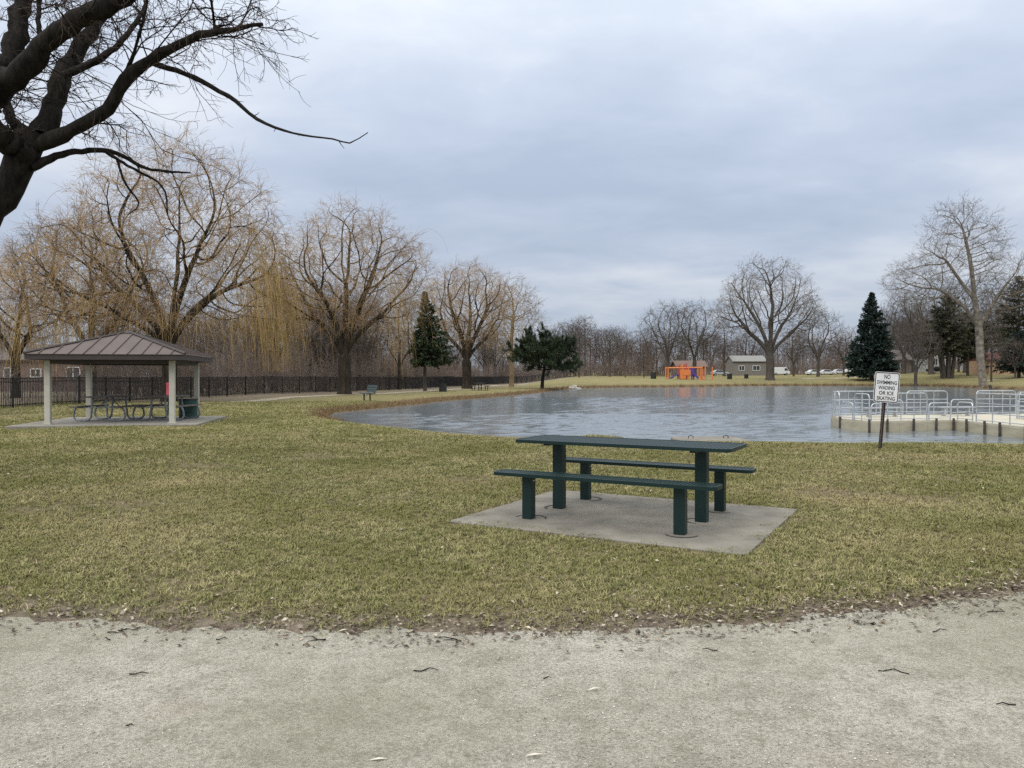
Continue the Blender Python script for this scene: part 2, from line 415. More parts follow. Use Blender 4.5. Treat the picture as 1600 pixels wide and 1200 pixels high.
# paths ------------------------------------------------------------
m, t, b = newmat('gravel'); M['gravel'] = m
co = t.nodes.new('ShaderNodeNewGeometry').outputs['Position']
g1 = noise(t, co, .7, 5, .6); g2 = noise(t, co, 5, 6, .7); g3 = noise(t, co, 65, 5, .85)
vor = tnode(t, 'ShaderNodeTexVoronoi', {'Vector': co, 'Scale': 130.0}); 
c = ramp(t, g1, [(.34, (.48, .452, .375)), (.5, (.565, .533, .448)), (.68, (.635, .603, .518))])
c = mixc(t, ramp(t, g2, [(.38, (.42, .42, .42)), (.54, (0, 0, 0))]), c, (.26, .245, .185))
c = mixc(t, ramp(t, g3, [(.36, (.7, .7, .7)), (.52, (0, 0, 0))]), c, (.17, .155, .12))
c = mixc(t, ramp(t, g3, [(.6, (0, 0, 0)), (.74, (.6, .6, .6))]), c, (.66, .62, .54))
c = mixc(t, .35, c, ramp(t, tnode(t, 'ShaderNodeSeparateColor', {0: vor.outputs['Color']}).outputs[0], [(0, (.2, .2, .2)), (1, (.8, .8, .8))]), 'OVERLAY')
c = mixc(t, ramp(t, noise(t, co, 16, 6, .75), [(.34, (.65, .65, .65)), (.47, (0, 0, 0))]), c, (.24, .225, .16)); c = mixc(t, ramp(t, noise(t, co, .33, 3, .5), [(.38, (.45, .45, .45)), (.55, (0, 0, 0))]), c, (.31, .295, .215)); pk = noise(t, co, 1.1, 3, .5); c = mixc(t, ramp(t, pk, [(.6, (0, 0, 0)), (.72, (.3, .3, .3))]), c, (.42, .33, .27))
t.links.new(c, b.inputs['Base Color']); b.inputs['Roughness'].default_value = .95; b.inputs['Specular IOR Level'].default_value = .15
bump(t, b, math_n(t, 'ADD', g3, math_n(t, 'MULTIPLY', vor.outputs['Distance'], .6)), 1.0, .016)
def strip(name, cl, width, zoff, m, label, n=5, edge_noise=0):
    cl = np.asarray(cl); T = np.gradient(cl, axis=0); T /= np.linalg.norm(T, axis=1)[:, None]; Nn = np.stack([-T[:, 1], T[:, 0]], 1)
    k = np.linspace(-.5, .5, n)
    jit = 1 + edge_noise * rng.normal(size=(len(cl), 1, 1))
    P = cl[:, None, :] + Nn[:, None, :] * (k[None, :, None] * width * jit)
    z = terrain(P[..., 0].ravel(), P[..., 1].ravel()) + zoff
    V = np.concatenate([P.reshape(-1, 2), z[:, None]], 1); i = np.arange(len(V)).reshape(len(cl), n)
    q = np.stack([i[:-1, :-1], i[1:, :-1], i[1:, 1:], i[:-1, 1:]], -1).reshape(-1, 4)
    o = link(name, npmesh(name, V, [q[:, ::-1]], True), m); return tag(o, label, 'path', kind='structure')
ex = np.linspace(-15, 12.5, 260); ey = edge_y(ex) + .035 * np.sin(ex * 7.3) + .03 * np.sin(ex * 17.1 + 1) + .03 * rng.normal(size=260)
rows = np.linspace(0, 1, 26) ** 1.3
PX = np.repeat(ex[None], 26, 0); PY = ey[None] - rows[:, None] * (5.6)
PZ = .006 + .004 * np.sin(PX * 2.1 + PY) * np.minimum(rows[:, None] * 8, 1)
i = np.arange(26 * 260).reshape(26, 260)
q = np.stack([i[:-1, :-1], i[1:, :-1], i[1:, 1:], i[:-1, 1:]], -1).reshape(-1, 4)
tag(link('gravel_path', npmesh('gravel_path', np.stack([PX, PY, PZ + terrain(PX.ravel(), PY.ravel()).reshape(PX.shape)], -1).reshape(-1, 3), [q], True), M['gravel']),
    'pale crushed gravel path curving across the foreground', 'path', kind='structure')
M['path_far'] = mat('path_far', (.27, .225, .16), (.37, .315, .235), 1.5, .95)
strip('footpath', catmull([(-19.5, 37), (-16.7, 41), (-15.6, 45), (-15.2, 52), (-14.0, 58.5), (-11, 65.5), (-8.6, 73), (-6.4, 90), (-3, 116), (4, 140), (14, 150), (22, 151)], 10, False), 1.5, .012, M['path_far'], 'narrow tan footpath winding past the willows', edge_noise=.12)
strip('footpath', catmull([(56, 148), (61, 149), (68, 153), (76, 160)], 6, False), 3, .02, M['path_far'], 'pale footpath patch on the far lawn left of the blue spruce')
strip('footpath', catmull([(74, 121), (82, 122), (95, 119), (115, 112)], 6, False), 2.2, .02, M['path_far'], 'pale footpath at the right edge beyond the dark bench')

# ------------------------------------------------------------------ trees: vectorised branches
def unit(v): return v / (np.linalg.norm(v, axis=-1, keepdims=True) + 1e-9)
def grow(r, start, d, ln, S_, wander, trop=0., tvec=(0, 0, 1), ramp_=False):
    n = len(start); P = np.zeros((n, S_ + 1, 3)); P[:, 0] = start; d = unit(np.array(d, float))
    tv = np.asarray(tvec, float)
    for k in range(S_):
        tr = trop * ((k + 1) / S_ * 1.6 if ramp_ else 1)
        d = unit(d + r.normal(size=(n, 3)) * wander + tv * (tr[:, None] if np.ndim(tr) else tr))
        P[:, k + 1] = P[:, k] + d * (np.asarray(ln)[:, None] / S_)
    return P
def tubes(P, Rr, sides):
    n, s, _ = P.shape
    T = unit(np.gradient(P, axis=1))
    ref = unit(np.cross(T.mean(1), np.array([.31, .52, .79])))[:, None, :]
    A = unit(ref - T * np.sum(ref * T, -1, keepdims=True)); B = np.cross(T, A)
    an = 2 * np.pi * np.arange(sides) / sides
    V = P[:, :, None, :] + Rr[:, :, None, None] * (A[:, :, None, :] * np.cos(an)[None, None, :, None] + B[:, :, None, :] * np.sin(an)[None, None, :, None])
    i = np.arange(n * s * sides).reshape(n, s, sides); j = np.roll(i, -1, 2)
    F = np.stack([i[:, :-1], j[:, :-1], j[:, 1:], i[:, 1:]], -1).reshape(-1, 4)
    return V.reshape(-1, 3), F
def kids(r, P, Ln, n, t0, t1, ang, angv, ratio, rv=.3, flat=0, taper=.5):
    """n children along every branch"""
    m, s, _ = P.shape
    t = t0 + (t1 - t0) * (np.arange(n)[None] + r.random((m, n))) / n
    f = t * (s - 1); k = np.minimum(f.astype(int), s - 2); w = (f - k)[..., None]
    ii = np.arange(m)[:, None]
    pos = P[ii, k] * (1 - w) + P[ii, k + 1] * w; tan = unit(P[ii, k + 1] - P[ii, k])
    rnd = r.normal(size=(m, n, 3)); rnd[..., 2] *= (1 - flat)
    perp = unit(rnd - tan * np.sum(rnd * tan, -1, keepdims=True))
    a = np.radians(ang + angv * r.normal(size=(m, n)))[..., None]
    d = tan * np.cos(a) + perp * np.sin(a)
    ln = np.asarray(Ln)[:, None] * ratio * (1 - taper * t) * (1 + rv * r.normal(size=(m, n))).clip(.35, 1.8)
    return pos.reshape(-1, 3), d.reshape(-1, 3), ln.reshape(-1)
class Acc:
    def __init__(s): s.V = []; s.F = {}; s.n = 0
    def add(s, V, F):
        s.V.append(V); s.F.setdefault(F.shape[1], []).append(F + s.n); s.n += len(V)
    def tub(s, P, r0, r1, sides, pw_=1.0):
        k = np.linspace(0, 1, P.shape[1])[None] ** pw_
        r0 = np.broadcast_to(np.asarray(r0, float), (len(P),))[:, None]; r1 = np.broadcast_to(np.asarray(r1, float), (len(P),))[:, None]
        s.add(*tubes(P, r0 * (1 - k) + r1 * k, sides))
    def mesh(s, name, smooth=True):
        return npmesh(name, np.concatenate(s.V), [np.concatenate(f) for f in s.F.values()], smooth)
def polyline(pts, n):
    P = catmull(pts, 5, False); d = np.concatenate([[0], np.cumsum(np.linalg.norm(np.diff(P, axis=0), axis=1))])
    u = np.linspace(0, d[-1], n); return np.stack([np.interp(u, d, P[:, i]) for i in range(3)], 1), d[-1]
def leaves(r, pts, size, jitter):
    n = len(pts); c = pts + r.normal(size=(n, 3)) * jitter
    a = unit(r.normal(size=(n, 3))); b = unit(np.cross(a, r.normal(size=(n, 3))))
    s = size * (.6 + .8 * r.random((n, 1)))
    V = np.stack([c - a * s, c + b * s * .45, c + a * s, c - b * s * .45], 1).reshape(-1, 3)
    return V, np.arange(4 * n).reshape(n, 4)
def mk_tree(name, trunk, crown, tm, cm, loc, label, group=None, cat='tree', extra=None):
    e = empty(name, loc, 0, label, cat, group)
    link('trunk', trunk, tm, e); link('crown', crown, cm, e)
    if extra:
        for n_, me, m_ in extra: link(n_, me, m_, e)
    return e

def sc_tree(seed, env, n_attr, stems, tr, step=.45, tip=.012, zmin=2.5, up=.12, jit=.16, thr=.05, inner=.35):
    """branch skeleton grown towards points spread through the crown's volume"""
    r = np.random.default_rng(seed)
    w = np.array([e_[6] for e_ in env], float); w /= w.sum(); which = r.choice(len(env), n_attr * 2, p=w); E_ = np.array([e_[:6] for e_ in env], float)[which]
    u = unit(r.normal(size=(n_attr * 2, 3))) * (inner + (1 - inner) * r.random((n_attr * 2, 1)) ** .6)
    at_p = E_[:, :3] + u * E_[:, 3:]; at_p = at_p[at_p[:, 2] > zmin][:n_attr]
    pos = []; par = []
    for si, st in enumerate(stems):
        P, ln = polyline(st, 3) if len(st) < 2 else polyline(st, max(3, int(sum(np.linalg.norm(np.diff(np.array(st, float), axis=0), axis=1)) / step) + 1))
        if si == 0: base = -1; P_ = P
        else:
            base = int(np.argmin(np.linalg.norm(np.array(pos) - P[0], axis=1))); P_ = P[1:]
        for q in P_:
            pos.append(np.array(q)); par.append(base); base = len(pos) - 1
    A_ = np.array(pos); D = np.linalg.norm(at_p[:, None] - A_[None], axis=2); ni = D.argmin(1); nd_ = D.min(1)
    alive = nd_ > step * 1.4
    for it in range(160):
        if not alive.any(): break
        idx_ = np.where(alive)[0]; nodes = np.array(pos)
        v = unit(at_p[idx_] - nodes[ni[idx_]]); un, inv = np.unique(ni[idx_], return_inverse=True)
        acc_ = np.zeros((len(un), 3)); np.add.at(acc_, inv, v)
        d = unit(unit(acc_) + np.array([0, 0, up]) + r.normal(size=acc_.shape) * jit)
        new = nodes[un] + d * step
        # a node that would repeat an existing one gives up its points
        dn = np.linalg.norm(new[:, None] - nodes[None], axis=2).min(1); ok = dn > step * .45
        alive[idx_[~ok[inv]]] = False
        new = new[ok]; 
        if len(new) == 0: continue
        b0 = len(pos)
        for q, p_ in zip(new, un[ok]): pos.append(q); par.append(int(p_))
        DD = np.linalg.norm(at_p[:, None] - new[None], axis=2); mi = DD.argmin(1); md = DD[np.arange(len(at_p)), mi]; better = md < nd_
        nd_ = np.where(better, md, nd_); ni = np.where(better, b0 + mi, ni); alive &= nd_ > step * 1.1
    pos = np.array(pos); par = np.array(par); n = len(pos)
    acc_ = np.zeros(n); ex_ = 2.15
    for i in range(n - 1, -1, -1):
        if acc_[i] == 0: acc_[i] = tip ** ex_
        if par[i] >= 0: acc_[par[i]] += acc_[i]
    rad = acc_ ** (1 / ex_); r0 = rad[0]; rad = tip + (rad - tip) * (tr - tip) / (r0 - tip)
    main = np.full(n, -1); best = np.zeros(n)
    for i in range(n):
        p_ = par[i]
        if p_ >= 0 and acc_[i] > best[p_]: best[p_] = acc_[i]; main[p_] = i
    T_, C_ = Acc(), Acc()
    starts = [0] + [i for i in range(n) if par[i] >= 0 and main[par[i]] != i]
    for s0 in starts:
        ch = [par[s0]] if par[s0] >= 0 else []; c_ = s0
        while c_ >= 0: ch.append(c_); c_ = main[c_]
        if len(ch) < 2: continue
        P = pos[ch].copy(); rr_ = rad[ch].copy()
        if par[s0] >= 0: rr_[0] = min(rr_[0], rr_[1] * 1.25)
        else: rr_[0] *= 1.35; rr_[1:2] *= 1.08
        if len(P) > 3: P[1:-1] = P[1:-1] * .5 + (P[:-2] + P[2:]) * .25
        rr_[-1] *= .6; m_ = rr_.max(); (T_ if m_ > thr else C_).add(*tubes(P[None], rr_[None], 10 if m_ > .15 else 6 if m_ > .05 else 4))
    dr = np.zeros((n, 3)); dr[1:] = unit(pos[1:] - pos[np.maximum(par[1:], 0)]); dr[0] = (0, 0, 1)
    return r, pos, rad, dr, T_, C_
def sprout(r, pos, dr, k, ang, L_, wander, trop, rad, C_, segs=4, ramp_=False, tipf=.5):
    n = len(pos); p = np.repeat(pos, k, 0); t_ = np.repeat(dr, k, 0); rnd = r.normal(size=p.shape); perp = unit(rnd - t_ * np.sum(rnd * t_, -1, keepdims=True))
    a = np.radians(ang + 14 * r.normal(size=(len(p), 1))); d = t_ * np.cos(a) + perp * np.sin(a)
    ln = L_ * (.5 + r.random(len(p))); P = grow(r, p, d, ln, segs, wander, trop, ramp_=ramp_); C_.tub(P, rad, rad * tipf, 3); return P, ln

def willow(seed, H, tr, env, stems, n_attr, strand=.12, twig=.95, tl=1.0, curt=(), zm=.17):
    r, pos, rad, dr, T_, C_ = sc_tree(seed, env, n_attr, stems, tr, .42, .013, zm * H, .16, .2, thr=.026)
    o = rad < .034
    P4, l4 = sprout(r, pos[o], dr[o], 4, 36, twig, .10, -.05, .0095, C_, 5, True)
    P5, l5 = sprout(r, P4[:, 3], unit(P4[:, 4] - P4[:, 3]), 2, 28, twig * .75, .10, -.13, .0075, C_, 4, True)
    hz = np.hypot(P5[:, -1, 0], P5[:, -1, 1]); zz = P5[:, -1, 2]; g = Acc()
    pr = strand * np.clip((hz / (H * .40)) ** 1.5, .03, 1) * np.interp(zz / H, [.2, .62, .8], [1.4, 1, .12])
    for cx_, w_ in curt: pr = pr + .5 * np.exp(-((P5[:, -1, 0] - cx_) / w_) ** 2) * (zz < .66 * H)
    s_ = r.random(len(P5)) < pr; src = P5[s_][:, -1]; dd = unit(P5[s_][:, -1] - P5[s_][:, -2])
    lo = np.minimum((.8 + 4.0 * r.random(len(src)) ** 1.5) * tl * H / 15, np.maximum(src[:, 2] - .11 * H, .3))
    Q = grow(r, src, dd, lo, 7, .035, -.42); g.tub(Q, .0085, .005, 3)
    return T_.mesh('trunk'), C_.mesh('crown'), g.mesh('hanging_strands')
def add_willow(name, loc, label, args, rz=0):
    tk, cr_, st_ = willow(**args)
    e = mk_tree(name, tk, cr_, M['bark_willow'], M['twig_willow'], loc, label, extra=[('hanging_strands', st_, M['strand_gold'])]); e.children[-1]['kind'] = 'stuff'
    e.rotation_euler[2] = rz; return e
def fork(z0, dirs):
    """trunk up to z0, then stems leaving it: (x, y, z) end offsets"""
    out = [[(0, 0, -.15), (.05, 0, z0 * .5), (0, 0, z0)]]
    for d in dirs: out.append([(0, 0, z0), (d[0] * .35, d[1] * .35, z0 + d[2] * .5), (d[0], d[1], z0 + d[2])])
    return out
add_willow('willow_tree', place(264, 44), 'largest weeping willow, spreading behind the picnic shelter', dict(seed=3, H=15.4, tr=.40, n_attr=1500, twig=.9, zm=.27,
    env=[(.3, 0, 8.6, 6.3, 5.8, 6.6, 1), (-4.6, 0, 6.8, 4.0, 4, 4.0, .5), (4.2, 0, 7.4, 3.2, 4, 4.0, .35)], strand=.10,
    stems=fork(3.0, [(-3.0, .4, 3.4), (-1.2, -.6, 4.2), (.2, .8, 4.6), (1.3, -.2, 4.6), (2.6, .3, 3.2), (-2.6, -.8, 2.0), (1.2, 1.8, 3)]), curt=[(5.9, .8)]))
add_willow('willow_tree', place(538, 61), 'weeping willow with thick forked trunk behind the slatted park bench', dict(seed=11, H=15.3, tr=.50, n_attr=1350, twig=1.0, zm=.34,
    env=[(.2, 0, 9.4, 5.4, 5, 5.7, 1), (3.6, 0, 9.2, 3.6, 3.6, 4.0, .5), (-3.8, 0, 8.2, 3.0, 3.4, 4.0, .45)], strand=.06,
    stems=fork(2.9, [(-2.4, .3, 3.2), (-1.2, -.5, 4.2), (.0, .8, 4.8), (1.4, -.2, 4.4), (2.3, .3, 3.0), (1.0, 1.6, 3)]), curt=[(4.5, .5), (-5.0, .5)]))
add_willow('willow_tree', place(729, 92), 'smaller round headed willow between the dark spruce and the tan tree', dict(seed=21, H=15.2, tr=.55, n_attr=1000, twig=1.1, zm=.37,
    env=[(.3, 0, 9.8, 5.6, 5.2, 5.2, 1)], strand=.12, stems=fork(3.2, [(-2.2, .3, 3.0), (-.9, -.5, 4.0), (.3, .8, 4.2), (1.4, -.2, 3.8), (2.3, .3, 2.8)])))
SM = fork(2.2, [(-1.2, .2, 2.2), (0, .4, 2.8), (1.2, -.2, 2.2)])
add_willow('willow_tree', Vector((px2x(428, 76), 76, 0)), 'golden willow beyond the fence between the two big willows', dict(seed=31, H=12, tr=.3, n_attr=600, twig=1.0, env=[(0, 0, 7.6, 2.7, 2.7, 4.2, 1)], stems=SM, strand=.5, tl=1.5))
add_willow('willow_tree', Vector((px2x(24, 52), 52, 0)), 'golden willow beyond the fence at the left edge', dict(seed=37, H=10.5, tr=.28, n_attr=500, twig=1.0, env=[(0, 0, 6.6, 3.4, 3.4, 3.6, 1)], stems=SM, strand=.6, tl=1.5))
add_willow('willow_tree', Vector((px2x(624, 84), 84, 0)), 'young golden willow beyond the fence left of the dark conifer', dict(seed=41, H=10.5, tr=.2, n_attr=420, twig=.9, env=[(0, 0, 7, 1.7, 1.7, 3.4, 1)], stems=SM, strand=.8, tl=1.6))

def bare(seed, env, n_attr, stems, tr, step=.5, twig=.9, twr=.012, up=.12, leafy=0, tip=.015, sub=2, H=None):
    r, pos, rad, dr, T_, C_ = sc_tree(seed, env, n_attr, stems, tr, step, tip, 1.0, up, .2, thr=.055)
    o = rad < tip * 2.6
    P4, l4 = sprout(r, pos[o], dr[o], 3, 36, twig, .14, .04, twr, C_, 3)
    P5, l5 = sprout(r, P4[:, 2], unit(P4[:, 3] - P4[:, 2]), sub, 34, twig * .6, .15, .03, twr * .75, C_, 3)
    Lf = None
    if leafy:
        s_ = r.random(len(P5)) < leafy * np.interp(P5[:, -1, 2] / (H or 20), [.2, .5, 1], [1.6, .8, 1]); Lf = Acc(); Lf.add(*leaves(r, P5[s_][:, 2], .15, .12)); Lf = Lf.mesh('leaves', False)
    return T_.mesh('trunk'), C_.mesh('crown'), Lf

def conifer(seed, H, tr, width, bare_f=.05, layers=30, per=9, droop=.05, spray=.42, asym=0., rag=.12, pow_=1.0):
    r = np.random.default_rng(seed); A = Acc(); C = Acc()
    zs = np.linspace(-.1, H * .98, 8); A.add(*tubes(np.stack([zs * 0, zs * 0, zs], 1)[None], (tr * (1 - zs.clip(0) / H * .95))[None], 8))
    hh = bare_f + (1 - bare_f) * (np.linspace(0, 1, layers) ** 1.05); hh = np.repeat(hh, per) + r.normal(size=layers * per) * .008
    hh = hh.clip(bare_f, .992); az = r.random(len(hh)) * 2 * np.pi
    prof = ((1 - hh) / (1 - bare_f)) ** pow_; low = np.interp(hh, [bare_f, bare_f + .1], [.78, 1])
    ln = width * prof * low * (1 + rag * r.normal(size=len(hh))) * (1 + asym * np.cos(az)) + .12
    el = np.radians(np.interp(hh, [0, .6, 1], [-6, 12, 55]) + r.normal(size=len(hh)) * 6)
    st = np.stack([0 * hh, 0 * hh, hh * H], 1); d = np.stack([np.cos(az) * np.cos(el), np.sin(az) * np.cos(el), np.sin(el)], 1)
    P = grow(r, st, d, ln, 5, .05, -droop); A.tub(P, .012 + .012 * ln, .006, 3)
    # sprays of needles
    cnt = np.maximum((ln / width * 30).astype(int), 5)
    bi = np.repeat(np.arange(len(ln)), cnt); tt = 1 - r.random(len(bi)) ** 1.25 * .85
    f = tt * 5; k = np.minimum(f.astype(int), 4); w = (f - k)[:, None]
    pos = P[bi, k] * (1 - w) + P[bi, k + 1] * w; tan = unit(P[bi, k + 1] - P[bi, k])
    side = unit(np.cross(tan, [0, 0, 1])); sg = r.choice([-1, 1], len(bi))[:, None]
    base = unit(tan * .75 + side * sg * (.2 + .8 * r.random((len(bi), 1))) + np.array([0, 0, -.18]) + r.normal(size=(len(bi), 3)) * .18)
    sz = spray * (.55 + .7 * r.random((len(bi), 1))) * np.interp(hh[bi], [0, 1], [1, .55])[:, None]
    for q in range(4):
        dq = unit(base + r.normal(size=base.shape) * .38); sd_ = unit(np.cross(dq, r.normal(size=base.shape)))
        V = np.stack([pos - sd_ * sz * .05, pos + dq * sz * .55 - sd_ * sz * .13, pos + dq * sz, pos + dq * sz * .5 + sd_ * sz * .13], 1).reshape(-1, 3)
        C.add(V, np.arange(len(V)).reshape(-1, 4))
    return A.mesh('trunk'), C.mesh('crown', False)

def add_conifer(name, loc, label, m, rz=0, group=None, **k):
    tk, cr_ = conifer(**k); e = mk_tree(name, tk, cr_, M['bark_grey'], m, loc, label, group); e.rotation_euler[2] = rz; return e
add_conifer('spruce_tree', place(664, 74), 'dark green conifer with bare lower trunk between two willows', M['needle_green'], seed=5, H=9.4, tr=.19, width=2.1, bare_f=.28, layers=32, per=10, asym=.38, rag=.12, droop=.03, spray=.42)
add_conifer('spruce_tree', place(1362, 140), 'dense dark blue spruce on the far lawn behind the warning sign', M['needle_blue'], seed=6, H=15.6, tr=.35, width=4.1, bare_f=.09, layers=34, per=13, spray=.85, droop=.03, pow_=.8)
add_conifer('spruce_tree', place(1592, 128), 'tall ragged spruce at the right edge beyond the bench', M['needle_cedar'], seed=8, H=16.5, tr=.3, width=4.2, bare_f=.32, layers=24, per=8, spray=.7, rag=.25, pow_=.7)
add_conifer('spruce_tree', place(1592, 122), 'low dark spruce in front of the tan garage at the right edge', M['needle_blue'], seed=9, H=7, tr=.22, width=3.4, bare_f=.2, layers=20, per=9, spray=.6, rag=.2, pow_=.6)

# round pine by the water
def pine(seed, H, W_):
    r = np.random.default_rng(seed); A = Acc(); C = Acc()
    tp, _ = polyline([(0, 0, -.1), (.08, 0, H * .25), (.3, .1, H * .5), (.2, 0, H * .82)], 8)
    A.add(*tubes(tp[None], np.linspace(.24, .07, 8)[None], 8))
    n = 34; t = np.linspace(.50, .97, n); az = np.arange(n) * 2.4; el = np.radians(np.linspace(-2, 30, n))
    pos = np.stack([np.interp(t, np.linspace(0, 1, 8), tp[:, i]) for i in range(3)], 1)
    ln = W_ * np.sqrt(np.clip(1 - ((t - .5) / .62) ** 2, .15, 1)) * (1 + .12 * r.normal(size=n))
    d = np.stack([np.cos(az) * np.cos(el), np.sin(az) * np.cos(el), np.sin(el)], 1)
    P = grow(r, pos, d, ln, 6, .12, .05); A.tub(P, .06, .015, 4)
    p, d2, l2 = kids(r, P, ln, 11, .25, 1, 45, 12, .42, .2); P2 = grow(r, p, d2, l2, 4, .12, .1); A.tub(P2, .02, .008, 3)
    p, d3, l3 = kids(r, P2, l2, 26, .15, 1.0, 45, 20, .1)
    for q in range(7):
        dq = unit(d3 + r.normal(size=d3.shape) * .6 + np.array([0, 0, .25])); s_ = unit(np.cross(dq, r.normal(size=d3.shape)))
        z = .34 * (.6 + .7 * r.random((len(p), 1)))
        C.add(np.stack([p, p + dq * z * .5 + s_ * .02, p + dq * z, p + dq * z * .5 - s_ * .02], 1).reshape(-1, 3), np.arange(4 * len(p)).reshape(-1, 4))
    return A.mesh('trunk'), C.mesh('crown', False)
tk, cr_ = pine(4, 5.2, 4.3)
mk_tree('pine_tree', tk, cr_, M['bark_dark'], M['needle_green'], place(847, 88), 'round headed dark pine at the water edge')

# sycamores and the tan tree
tk, cr_, lf = bare(51, [(-.6, 0, 14.5, 8.8, 7.5, 8.2, 1), (-6.4, 0, 12.6, 4, 5, 4, .3), (6, 0, 12.2, 3.8, 5, 4, .3)], 1400, fork(4.2, [(-4.2, .3, 5), (-2, .8, 6.5), (.2, -.4, 8), (2.4, .4, 6.2), (4, -.3, 4.6), (.8, 2.4, 5)]), .78, .6, 1.3, .014, .14, .10, .02, H=23)
mk_tree('sycamore_tree', tk, cr_, M['bark_grey'], M['twig_syc'], place(1203, 142), 'wide leafless tree with clinging brown leaves on the far shore', extra=[('leaves', lf, M['leaf_tree'])])
tk, cr_, lf = bare(77, [(-3.2, 0, 19.6, 5.6, 5.5, 6.8, 1), (-9.2, 0, 14.6, 4.8, 4.5, 4.2, .7), (3.0, 0, 14.5, 4.4, 4.5, 5.0, .55), (-1, 0, 12, 5, 4, 4, .3)], 1350, [[(0, 0, -.15), (-.5, 0, 4), (-.7, 0, 8), (-1.3, 0, 12), (-1.9, 0, 17), (-3, 0, 22)], [(-.7, 0, 8), (-3, -.5, 11), (-6.5, -.5, 13.5)], [(-.7, 0, 8.5), (1.2, .5, 11), (3, .3, 14)], [(-.4, 0, 5.8), (2, -.6, 6.0), (4.5, -.8, 5.8)], [(-1.3, 0, 12), (-3, .8, 15), (-5.2, .6, 18)]], .52, .6, 1.2, .013, .16, tip=.02)
mk_tree('sycamore_tree', tk, cr_, M['bark_syc'], M['twig_syc'], place(1537, 108), 'tallest pale barked sycamore rising at the right side')
tk, cr_, lf = bare(58, [(.2, 0, 9, 4.2, 4, 5.6, 1)], 800, [[(0, 0, -.15), (.1, 0, 3), (0, 0, 6), (.3, 0, 10)], [(.1, 0, 3), (-1.5, .3, 6)], [(.1, 0, 3.4), (1.7, -.3, 6.4)]], .32, .5, 1.0, .012, .2)
mk_tree('bare_tree', tk, cr_, M['twig_tan'], M['twig_tan'], place(799, 104), 'tan barked bare tree right of the round headed willow')

# bare tree prototypes, copied as individuals
PROT = []
LEAD = [[(0, 0, -.15), (.1, 0, 3), (0, .1, 6), (.1, 0, 9)]]
FORK = fork(2.6, [(-1.8, .2, 3.2), (-.5, .9, 3.8), (.7, -.7, 3.8), (1.9, .2, 3)])
for sd_, (H, tr, st, env, mt) in enumerate([(12.6, .2, LEAD, [(0, 0, 7.6, 2.7, 2.7, 4.6, 1)], 'twig_grey'), (12.6, .28, FORK, [(0, 0, 7.8, 4.2, 4.2, 4.6, 1)], 'twig_grey'), (11.6, .16, LEAD, [(0, 0, 7, 2.4, 2.4, 4.4, 1)], 'twig_red'),
        (13.6, .36, FORK, [(0, 0, 8.6, 5.4, 5.4, 4.9, 1)], 'twig_grey'), (11.8, .22, FORK, [(0, 0, 7.2, 4.0, 4.0, 4.4, 1)], 'twig_red'), (11.4, .14, LEAD, [(0, 0, 6.4, 2.9, 2.9, 4.8, 1)], 'twig_red')]):
    tk, cr_, lf = bare(100 + sd_, env, 520, st, tr, .5, .9, .012, .18)
    PROT.append((H, tk, cr_, 'bark_grey', mt))
def bare_copy(name, k, loc, H, label, group=None, rz=None):
    h, tk, cr_, bmn, mt = PROT[k]
    e = mk_tree(name, tk, cr_, M[bmn], M[mt], loc, label, group); s = H / h
    e.scale = (s, s, s); e.rotation_euler[2] = random.random() * 6.28 if rz is None else rz
    return e
single = [(3, 1043, 168, 16.5, 'broad spreading elm behind the orange playground frame'), (3, 1085, 172, 17, 'tall elm right of the playground towers'),
    (0, 905, 150, 12, 'slim bare tree right of the round pine'), (0, 953, 165, 10.5, 'slim bare tree in the middle of the far lawn'),
    (2, 977, 148, 8, 'small bare tree beside the far footpath'), (5, 1006, 150, 8, 'small reddish bare tree left of the playground'),
    (1, 1278, 170, 15.5, 'bare tree left of the blue spruce in front of the parked cars'), (2, 1132, 178, 13.5, 'reddish bare tree left of the grey house'), (4, 1240, 176, 11, 'reddish bare tree right of the white van'),
    (1, 1431, 128, 11.5, 'bare tree beside the grey mesh bench'), (3, 1412, 165, 17, 'tall bare tree right of the blue spruce'),
    (4, 1318, 182, 12, 'rounded bare tree just left of the blue spruce'), (3, 1455, 152, 19, 'tall spreading bare tree behind the cedar clump'), (1, 1508, 158, 19, 'tall bare tree directly behind the sycamore trunk'), (3, 1574, 150, 17, 'spreading bare tree behind the right edge spruces'), (1, 1386, 176, 15, 'bare tree rising behind the taupe house'), (0, 1549, 116, 8.5, 'thin bare tree beside the sycamore trunk'), (1, 1586, 120, 6.5, 'low forked bare tree before the tan garage')]
for k, px, Y, H, lab in single: bare_copy('bare_tree', k, place(px, Y), H, lab)
# cedars: several trunks under one dark crown
e = None
tk, cr_ = conifer(15, 14, .3, 4.3, .33, 24, 10, .04, .75, 0, .25, .55)
tkb = Acc()
rr = np.random.default_rng(3)
for a in range(7):
    q = np.array([[math.cos(a * .9) * .7, math.sin(a * .9) * .7, -.1], [math.cos(a * .9) * .9, math.sin(a * .9) * .9, 1.6], [math.cos(a * .9) * 1.3, math.sin(a * .9) * 1.2, 4.2]])
    tkb.add(*tubes(polyline(q, 6)[0][None], np.linspace(.34, .2, 6)[None], 8))
ce = mk_tree('cedar_tree', tk, cr_, M['bark_grey'], M['needle_cedar'], place(1480, 134), 'dark cedar clump with several grey trunks left of the sycamore', extra=[('side_trunks', tkb.mesh('side_trunks'), M['bark_grey'])])
tk, cr_ = conifer(16, 11, .25, 3.6, .32, 20, 9, .04, .7, 0, .25, .5)
mk_tree('cedar_tree', tk, cr_, M['bark_grey'], M['needle_cedar'], place(1512, 140), 'lower cedar tucked behind the sycamore trunk')

